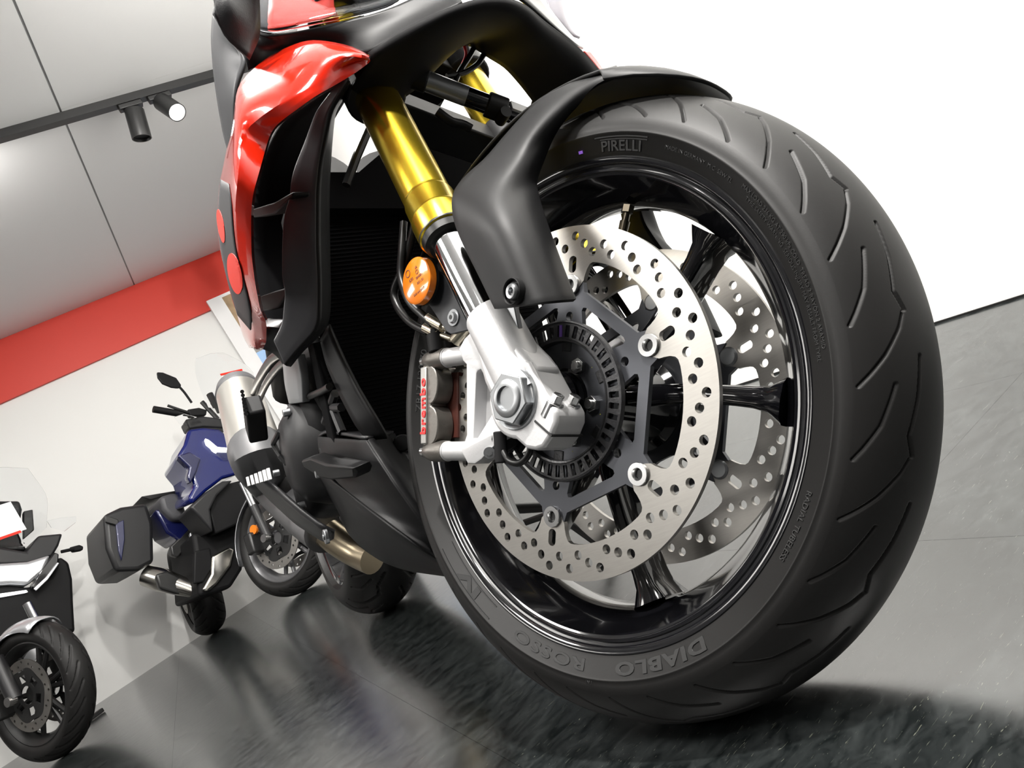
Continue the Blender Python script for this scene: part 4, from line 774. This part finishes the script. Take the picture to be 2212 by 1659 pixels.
def bg_wheel(par, contact, heading, lean, R, half, rim_m, ndisc=True, n_sp=5, a0=10, rr_=0.205, disc=0.148):
    h = unit((heading[0], heading[1], 0)); L = np.cross(UP, h); a = math.radians(lean); zz = UP * math.cos(a) + L * math.sin(a); ax_ = L * math.cos(a) - UP * math.sin(a)
    rc = half * 1.12; c = np.array([contact[0], contact[1], 0]) + zz * (R - rc) + UP * rc
    sd_ = R - rc + math.sqrt(rc * rc - half * half)
    G = [[(4, -half * 300), (-8, -half * 700), (-16, -half * 950)]]
    P, F = tyre_mesh(R, rc, half, [(half, sd_), (half + .002, sd_ - .012), (half - .004, rr_ + 0.02), (half - .012, rr_ + .012)], 420, 48, 0.004, G, 15.0, 0.003)
    t = link('tyre', np_mesh('tyre', P @ np.array([h, ax_, zz]) + c, F), 'rubber', par, smooth=50)
    w = half * 0.78; pr = [(-w + .004, rr_ + .012), (-w, rr_ + .014), (-w - .002, rr_ + .008), (-w + .004, rr_), (-w * .6, rr_ - .012), (0, rr_ - 0.022)]
    ri = MB().lathe(pr + [(-q, r) for q, r in pr[::-1][1:]], c, ax_, 72).build('wheel_rim', rim_m, par, smooth=40)
    for k in range(n_sp):
        for dl in (-9, 9):
            q = math.radians(a0 + k * 360 / n_sp + dl * 0.3); q2 = math.radians(a0 + k * 360 / n_sp + dl)
            MB().tube([c + (h * math.cos(q) + zz * math.sin(q)) * 0.03, c + (h * math.cos(q2) + zz * math.sin(q2)) * (rr_ - .018)], [0.013, 0.009], 8).build('spoke', rim_m, ri)
    MB().lathe([(-w, 0), (-w, .025), (-w * .6, .04), (w * .6, .04), (w, .025), (w, 0)], c, ax_, 28).build('wheel_hub', rim_m, ri, smooth=40)
    if ndisc:
        for sg in (-1, 1):
            d = plate('brake_disc', [circ(0, 0, disc, 60), [polar(i * 6, disc * (0.74 + 0.03 * math.cos(math.radians(36 * i)))) for i in range(60)]] + [circ(*polar(i * 15 + 4 * (i % 2), disc * (.87 + .05 * (i % 3 - 1))), .0055, 8) for i in range(24)], 0.005, c + ax_ * sg * (w + 0.012), h, zz, ax_, 'steel', par)
            plate('disc_carrier', [[polar(i * 6, disc * (0.72 + 0.05 * math.cos(math.radians(36 * i)))) for i in range(60)], circ(0, 0, .035, 24)] + [[polar(k * 60 + q_, r_) for q_, r_ in ((12, .05), (48, .05), (44, disc * .58), (16, disc * .58))] for k in range(6)], 0.005, c + ax_ * sg * (w + 0.011), h, zz, ax_, 'black', d)
    return c, h, zz, ax_
# ---- blue tourer by the wall
bF = (-0.01, 2.90); bR = (-0.40, 3.80); FB = Frame((-0.105, 2.934), (0.336, -0.816), 12)
bt = thing('motorcycle', 'blue touring motorcycle with side case parked along the white wall', 'motorcycle', (bF[0], bF[1], 0))
hs_ = unit((0.66, -0.75, 0))
cB, hB, zB, aB = bg_wheel(bt, bF, hs_, 22, 0.268, 0.055, 'rimgrey', n_sp=6, a0=20, rr_=0.188, disc=0.14)
cR, hR, zR, aR = bg_wheel(bt, bR, (0.12, -0.99), 12, 0.270, 0.080, 'black', ndisc=False, rr_=0.18)
plate('brake_disc', [circ(0, 0, .12, 48), circ(0, 0, .07, 40)] + [circ(*polar(i * 15, .1), .006, 8) for i in range(24)], .005, cR - aR * 0.08, hR, zR, aR, 'steel', bt)
for sg in (-1, 1):
    f0 = cB + aB * sg * 0.1; f1 = f0 + unit(-hB * 0.2 + zB) * 0.5
    MB().tube([f0, f0 + (f1 - f0) * .35], .021, 12).build('fork_slider', 'bgrey', bt); MB().tube([f0 + (f1 - f0) * .3, f0 + (f1 - f0) * .62], .017, 12).build('fork_tube', 'chrome', bt)
    q = f0 + unit(-hB) * 0.11 + zB * 0.02 - aB * sg * 0.02; MB().box(q, hB * .05, zB * .1, aB * .07).build('brake_caliper', 'black', bt, bevel=.01)
q = FB.at(551, 1144, 0.02); MB().cyl(q, q - aB * .012, .022, n=20).build('reflector', 'amber', bt)
MB().cyl(cB - aB * .13, cB - aB * .10, .018, n=16).build('axle_nut', 'bolt', bt)
rows = [[cB + (hB * math.cos(t) + zB * math.sin(t)) * (0.284 - .03 * abs(j / 4) ** 3) + aB * j * .016 for j in range(-4, 5)] for t in np.linspace(math.radians(75), math.radians(185), 14)]
MB().loft(rows).build('front_mudguard', 'silverpaint', bt, solid=.004)
FB.slab('front_cowl', 'blue', bt, [(407, 926), (440, 922), (475, 926), (504, 948), (512, 985), (517, 1024), (482, 1034), (446, 1062), (416, 1090), (407, 1074), (421, 1050), (410, 1017), (383, 984), (398, 960)], 0.22, 0.28, 0.02, 0.8, 'glossy blue front cowl')
FB.slab('cowl_crease', 'navy', bt, [(383, 984), (410, 975), (435, 990), (425, 1020), (412, 1045), (405, 1030), (410, 1010)], 0.205, 0.05, 0.008)
FB.slab('headlamp', 'led', bt, [(443, 946), (452, 950), (470, 965), (508, 968), (508, 976), (468, 975), (447, 958)], 0.195, 0.04, 0.004)
FB.slab('headlamp_lens', 'lens', bt, [(452, 958), (500, 978), (508, 990), (485, 992), (458, 972)], 0.20, 0.03, 0.004)
FB.slab('side_panel', 'bgrey', bt, [(410, 1095), (445, 1062), (482, 1038), (505, 1036), (470, 1070), (455, 1100), (462, 1150), (443, 1130), (425, 1110)], 0.18, 0.2, 0.012, 0.9, 'charcoal side panel')
FB.slab('radiator', 'dark', bt, [(458, 1078), (484, 1046), (532, 1034), (546, 1118), (466, 1154), (452, 1105)], 0.22, 0.15, 0.01)
FB.slab('engine_block', 'dark', bt, [(415, 1150), (470, 1150), (540, 1120), (525, 1230), (500, 1270), (430, 1290), (425, 1220)], 0.32, 0.35, 0.02)
FB.slab('seat', 'seatleather', bt, [(345, 1072), (380, 1062), (396, 1080), (408, 1122), (375, 1122), (352, 1100)], 0.45, 0.3, 0.02)
FB.slab('tail_rack', 'black', bt, [(305, 1072), (388, 1058), (390, 1064), (325, 1080)], 0.6, 0.25, 0.006)
FB.slab('tail_panel', 'navy', bt, [(335, 1100), (356, 1100), (378, 1124), (412, 1124), (416, 1140), (390, 1170), (360, 1150)], 0.5, 0.2, 0.012)
pc = FB.slab('side_case', 'bgrey', bt, [(224, 1112), (262, 1094), (318, 1086), (332, 1130), (334, 1214), (300, 1232), (250, 1234), (230, 1184)], 0.55, 0.35, 0.02, 0.92, 'large dark side case')
FB.slab('case_lid', 'navy', pc, [(250, 1130), (268, 1122), (270, 1165), (263, 1212), (256, 1190)], 0.535, 0.03, 0.004)
FB.slab('case_edge', 'black', pc, [(226, 1112), (256, 1122), (258, 1136), (228, 1128)], 0.535, 0.02, 0.004)
FB.slab('swingarm', 'black', bt, [(368, 1180), (420, 1130), (428, 1150), (385, 1205), (372, 1200)], 0.5, 0.05, 0.008)
FB.slab('foot_bracket', 'silverpaint', bt, [(410, 1150), (438, 1140), (448, 1165), (425, 1200), (415, 1180)], 0.42, 0.03, 0.006)
FB.slab('engine_guard', 'chrome2', bt, [(458, 1200), (495, 1180), (508, 1186), (500, 1222), (470, 1262), (450, 1278), (436, 1275), (456, 1240)], 0.30, 0.06, 0.012)
FB.slab('heat_shield', 'dark', bt, [(420, 1190), (455, 1182), (460, 1225), (440, 1258), (418, 1262)], 0.31, 0.04, 0.008)
ex0, ex1 = FB.at(318, 1243, .62), FB.at(430, 1278, .42)
MB().tube([ex0, ex0 * .7 + ex1 * .3, ex1], [.052, .056, .034], 20).build('silencer', 'chrome2', bt)
FB.slab('silencer_shield', 'black', bt, [(335, 1240), (362, 1232), (400, 1250), (424, 1268), (420, 1285), (380, 1282), (345, 1272)], 0.46, 0.05, 0.012)
FB.tube('handlebar_grip', 'dark', bt, [(331, 884, .3), (355, 888, .3), (384, 893, .3)], .017, 12)
FB.tube('handlebar', 'black', bt, [(380, 892, .3), (410, 896, .32), (440, 905, .34)], .012, 10)
FB.tube('brake_lever', 'black', bt, [(362, 876, .29), (385, 884, .29), (410, 892, .3)], .007, 8)
FB.slab('switch_box', 'dark', bt, [(405, 884), (430, 880), (448, 885), (446, 897), (412, 898)], 0.29, 0.05, .006)
FB.slab('screen_base', 'bgrey', bt, [(400, 905), (440, 898), (490, 905), (500, 925), (440, 922), (410, 926)], 0.25, 0.1, .01)
FB.slab('hand_guard', 'clear', bt, [(376, 900), (398, 893), (425, 900), (440, 915), (415, 922), (388, 916)], 0.25, 0.01, .004)
mr = FB.slab('mirror', 'dark', bt, [(337, 802), (352, 803), (382, 815), (394, 832), (389, 840), (372, 838), (350, 829), (339, 815)], 0.3, 0.02, .008, 0.8, 'black leaf-shaped mirror')
FB.tube('mirror_stalk', 'dark', mr, [(388, 836, .3), (400, 850, .3), (414, 870, .3)], .006, 8)
rows = [resamp([FB.at(x, y, d) for x, y, d in r], 12) for r in ([(423, 775, .34), (420, 800, .32), (432, 840, .28), (450, 880, .26)], [(455, 764, .32), (465, 800, .28), (475, 840, .24), (485, 885, .22)], [(482, 762, .34), (520, 780, .3), (548, 800, .28), (556, 860, .26)])]
MB().loft(rows).build('windscreen', 'clear', bt, solid=.003)
for p0, p1, r_ in (((436, 868), (470, 905), .012), ((455, 850), (475, 890), .015)): MB().tube([FB.at(*p0, .3), FB.at(*p1, .28)], r_, 8).build('screen_mount', 'black', bt)
o = MB().box(FB.at(511, 818, .18), FB.at(523, 798, .18) - FB.at(476, 809, .18), FB.at(498, 835, .18) - FB.at(476, 809, .18), FB.h * .003).build('price_card', 'card'); tag(o, 'white price card with red edge on the blue bike windscreen', 'card')
MB().box(FB.at(500, 804, .175), (FB.at(523, 798, .18) - FB.at(476, 809, .18)), UP * .01, FB.h * .002).build('card_header', 'redflat', o)
# ---- silver bike at the left edge
sC = (-1.045, 2.86); FS = Frame((-1.15, 3.02), (0.45, -0.89), 12)
sb = thing('motorcycle', 'silver adventure motorcycle cut off by the left picture edge', 'motorcycle', (sC[0], sC[1], 0))
hS = unit((0.70, -0.71, 0)); cS, hS, zS, aS = bg_wheel(sb, sC, hS, 14, 0.264, 0.053, 'black', n_sp=6, a0=0, rr_=0.183, disc=0.135)
for sg in (-1, 1):
    f0 = cS + aS * sg * 0.1; f1 = f0 + unit(-hS * 0.2 + zS) * 0.6
    MB().tube([f0, f0 + (f1 - f0) * .3], .027, 12).build('fork_slider', 'bgrey', sb); MB().tube([f0 + (f1 - f0) * .25, f0 + (f1 - f0) * .62], .018, 12).build('fork_tube', 'chrome', sb)
    q = f0 + unit(-hS) * 0.115 + zS * .01 - aS * sg * .02; MB().box(q, hS * .05, zS * .1, aS * .07).build('brake_caliper', 'black', sb, bevel=.01)
MB().cyl(cS - aS * .13, cS - aS * .10, .018, n=16).build('axle_nut', 'bolt', sb)
q = FS.at(6, 1478, 0.05); MB().cyl(q, q - aS * .012, .024, n=20).build('reflector', 'amber', sb)
rows = [[cS + (hS * math.cos(t) + zS * math.sin(t)) * (0.278 - .04 * abs(j / 4) ** 3) + aS * j * .017 for j in range(-4, 5)] for t in np.linspace(math.radians(58), math.radians(150), 14)]
mg = MB().loft(rows).build('front_mudguard', 'silverpaint', sb, solid=.004)
FS.slab('mudguard_side', 'silverpaint', mg, [(36, 1408), (64, 1382), (92, 1374), (110, 1376), (88, 1410), (62, 1450), (44, 1462)], 0.02, 0.012, .004)
FS.slab('upper_cowl', 'bgrey', sb, [(-60, 1178), (0, 1181), (58, 1191), (84, 1156), (137, 1151), (128, 1178), (114, 1202), (60, 1218), (-60, 1222)], 0.16, 0.25, 0.012, 0.9)
FS.slab('front_cowl', 'silverpaint', sb, [(-60, 1222), (0, 1216), (60, 1212), (112, 1196), (96, 1234), (62, 1264), (22, 1262), (-60, 1268)], 0.12, 0.2, 0.015, 0.85, 'silver front cowl')
FS.slab('headlamp', 'gloss', sb, [(66, 1268), (84, 1238), (118, 1192), (128, 1196), (126, 1222), (100, 1250), (78, 1274)], 0.10, 0.06, .006)
FS.slab('headlamp_trim', 'silverpaint', sb, [(72, 1272), (100, 1246), (124, 1214), (129, 1216), (104, 1252), (78, 1277)], 0.085, 0.02, .003)
FS.slab('cowl_lower', 'dark', sb, [(-60, 1268), (22, 1264), (64, 1268), (110, 1245), (130, 1200), (150, 1214), (158, 1250), (160, 1300), (164, 1366), (112, 1362), (60, 1380), (20, 1420), (-60, 1420)], 0.14, 0.3, 0.015)
FS.slab('daylight_strip', 'led', sb, [(-40, 1286), (0, 1282), (58, 1274), (62, 1279), (0, 1290), (-40, 1293)], 0.12, 0.015, .003)
FS.slab('dash_panel', 'bgrey', sb, [(-40, 1081), (43, 1081), (49, 1100), (42, 1150), (60, 1190), (-40, 1190)], 0.3, 0.1, .012)
FS.slab('meter', 'seatleather', sb, [(-20, 1090), (28, 1086), (44, 1098), (36, 1130), (0, 1150), (-20, 1150)], 0.26, 0.06, .012)
rows = [resamp([FS.at(x, y, d) for x, y, d in r], 12) for r in ([(-40, 1010, .36), (-40, 1080, .3), (-40, 1180, .22)], [(20, 1010, .33), (40, 1080, .26), (60, 1180, .18)], [(60, 1012, .36), (104, 1072, .3), (100, 1140, .24)])]
MB().loft(rows).build('windscreen', 'clear', sb, solid=.003)
FS.slab('screen_strut', 'black', sb, [(50, 1104), (70, 1100), (72, 1145), (52, 1165)], 0.28, 0.03, .005)
FS.slab('hand_guard', 'clear', sb, [(100, 1125), (130, 1118), (165, 1115), (165, 1128), (140, 1148), (110, 1140)], 0.3, 0.008, .002)
ind = FS.tube('indicator_stalk', 'dark', sb, [(132, 1192, .2), (150, 1188, .2), (160, 1186, .2)], .008, 8)
FS.slab('indicator', 'dark', sb, [(150, 1182), (172, 1176), (181, 1180), (180, 1188), (158, 1192)], 0.2, 0.03, .006)
o = MB().box(FS.at(5, 1125, .14), FS.at(38, 1150, .14) - FS.at(-34, 1175, .14), FS.at(-5, 1090, .14) - FS.at(30, 1150, .14), FS.h * .003).build('price_card', 'card'); tag(o, 'white price sheet with red edge hanging on the silver bike', 'card')
MB().box(FS.at(10, 1160, .135), FS.at(38, 1150, .14) - FS.at(-34, 1175, .14), UP * .012, FS.h * .002).build('card_header', 'redflat', o)
o = MB().box(pax(205, 1545, 2, 0.012), (0.06, 0.05, 0), (-0.02, 0.03, 0), (0, 0, 0.02)).build('stand_foot', 'black', sb, bevel=.004)
# ---- ceiling track with two spotlights
tk = MB().box((0.35, 2.233, ZC - 0.016), (2.6, 0, 0), (0, 0.036, 0), (0, 0, 0.032)).build('lighting_track', 'black'); tag(tk, 'black ceiling lighting track running along the room', 'light track')
M['lampglow'] = mat('lit_lamp_face', (1, 1, 1), 0.4, emit=(1, 0.98, 0.95), es=14)
def spot(pt, px1, d1, label, lit, L=0.115, r=0.036):
    top_ = pax(*pt, 1, 2.233); e = thing('spotlight', label, 'spotlight', tuple(top_), 'track spotlights')
    MB().box((top_[0], 2.233, ZC - 0.042), (0.09, 0, 0), (0, 0.032, 0), (0, 0, 0.020)).build('track_adapter', 'black', e, bevel=.003)
    a = unit(d1); h0 = top_ + a * -0.01
    MB().cyl((top_[0], 2.233, ZC - 0.05), h0 + a * 0.03, 0.008, n=12).build('lamp_neck', 'black', e)
    MB().lathe([(0, 0), (0, r * .96), (0.003, r), (L, r), (L, r * .9), (L - .012, r * .84)], h0, a, 36).build('lamp_body', 'black', e, smooth=35)
    MB().cyl(h0 + a * (L - .014), h0 + a * (L - .010), r * .86, n=32).build('lamp_face', 'lampglow' if lit else 'dark', e)
    return e, h0 + a * L, a
d1_ = pax(306, 297, 1, 2.245) - pax(290, 240, 1, 2.233)
spot((291, 243), None, d1_, 'black cylinder spotlight pointing down from the ceiling track', False)
dd_ = unit(pax(390, 252, 1, 2.16) - pax(350, 225, 1, 2.233)); e_, lp, la = spot((352, 222), None, dd_, 'lit black spotlight tilted toward the room on the track', True)
# ---- poster panel on the wall and dark display board
def wpt(px, py, y=4.17): return pax(px, py, 1, y)
M['rock'] = mat('printed_rock', (0.35, 0.24, 0.13), 0.5, var=0.6, vscale=14); M['road'] = mat('printed_road', (0.28, 0.28, 0.27), 0.5, var=0.3, vscale=5); M['skyp'] = mat('printed_sky', (0.35, 0.55, 0.85), 0.5, var=0.15, vscale=4)
po = MB().box((0.545 + 0.35, 4.165, 0.98), (0.70, 0, 0), (0, 0.03, 0), (0, 0, 1.58)).build('wall_poster', 'card'); tag(po, 'white framed landscape poster standing against the wall', 'poster')
for nm, m_, z0, z1 in (('rock_print', 'rock', 1.52, 1.75), ('road_print', 'road', 1.33, 1.52), ('sky_print', 'skyp', 0.9, 1.33)):
    MB().box((0.62 + 0.31, 4.149, (z0 + z1) / 2), (0.58, 0, 0), (0, 0.003, 0), (0, 0, z1 - z0)).build(nm, m_, po)
MB().cyl((0.80, 4.1475, 1.22), (0.80, 4.145, 1.22), 0.07, n=32).build('poster_roundel', 'band', po)
q0, q1 = pax(598, 835, 1, 2.2), pax(652, 835, 1, 2.2); zt = pax(620, 795, 1, 2.2)[2]
db_ = MB().box(((q0[0] + q1[0]) / 2, 2.21, zt / 2), (q1[0] - q0[0], 0, 0), (0, 0.02, 0), (0, 0, zt)).build('display_board', 'black')
tag(db_, 'black display board with small white tags behind the engine', 'display board')
for i in range(3): MB().box(pax(612 + i * 3, 812 + i * 18, 1, 2.195), (0.02, 0, 0), (0, 0.003, 0), (0, 0, 0.012)).build('price_tag', 'card', db_)
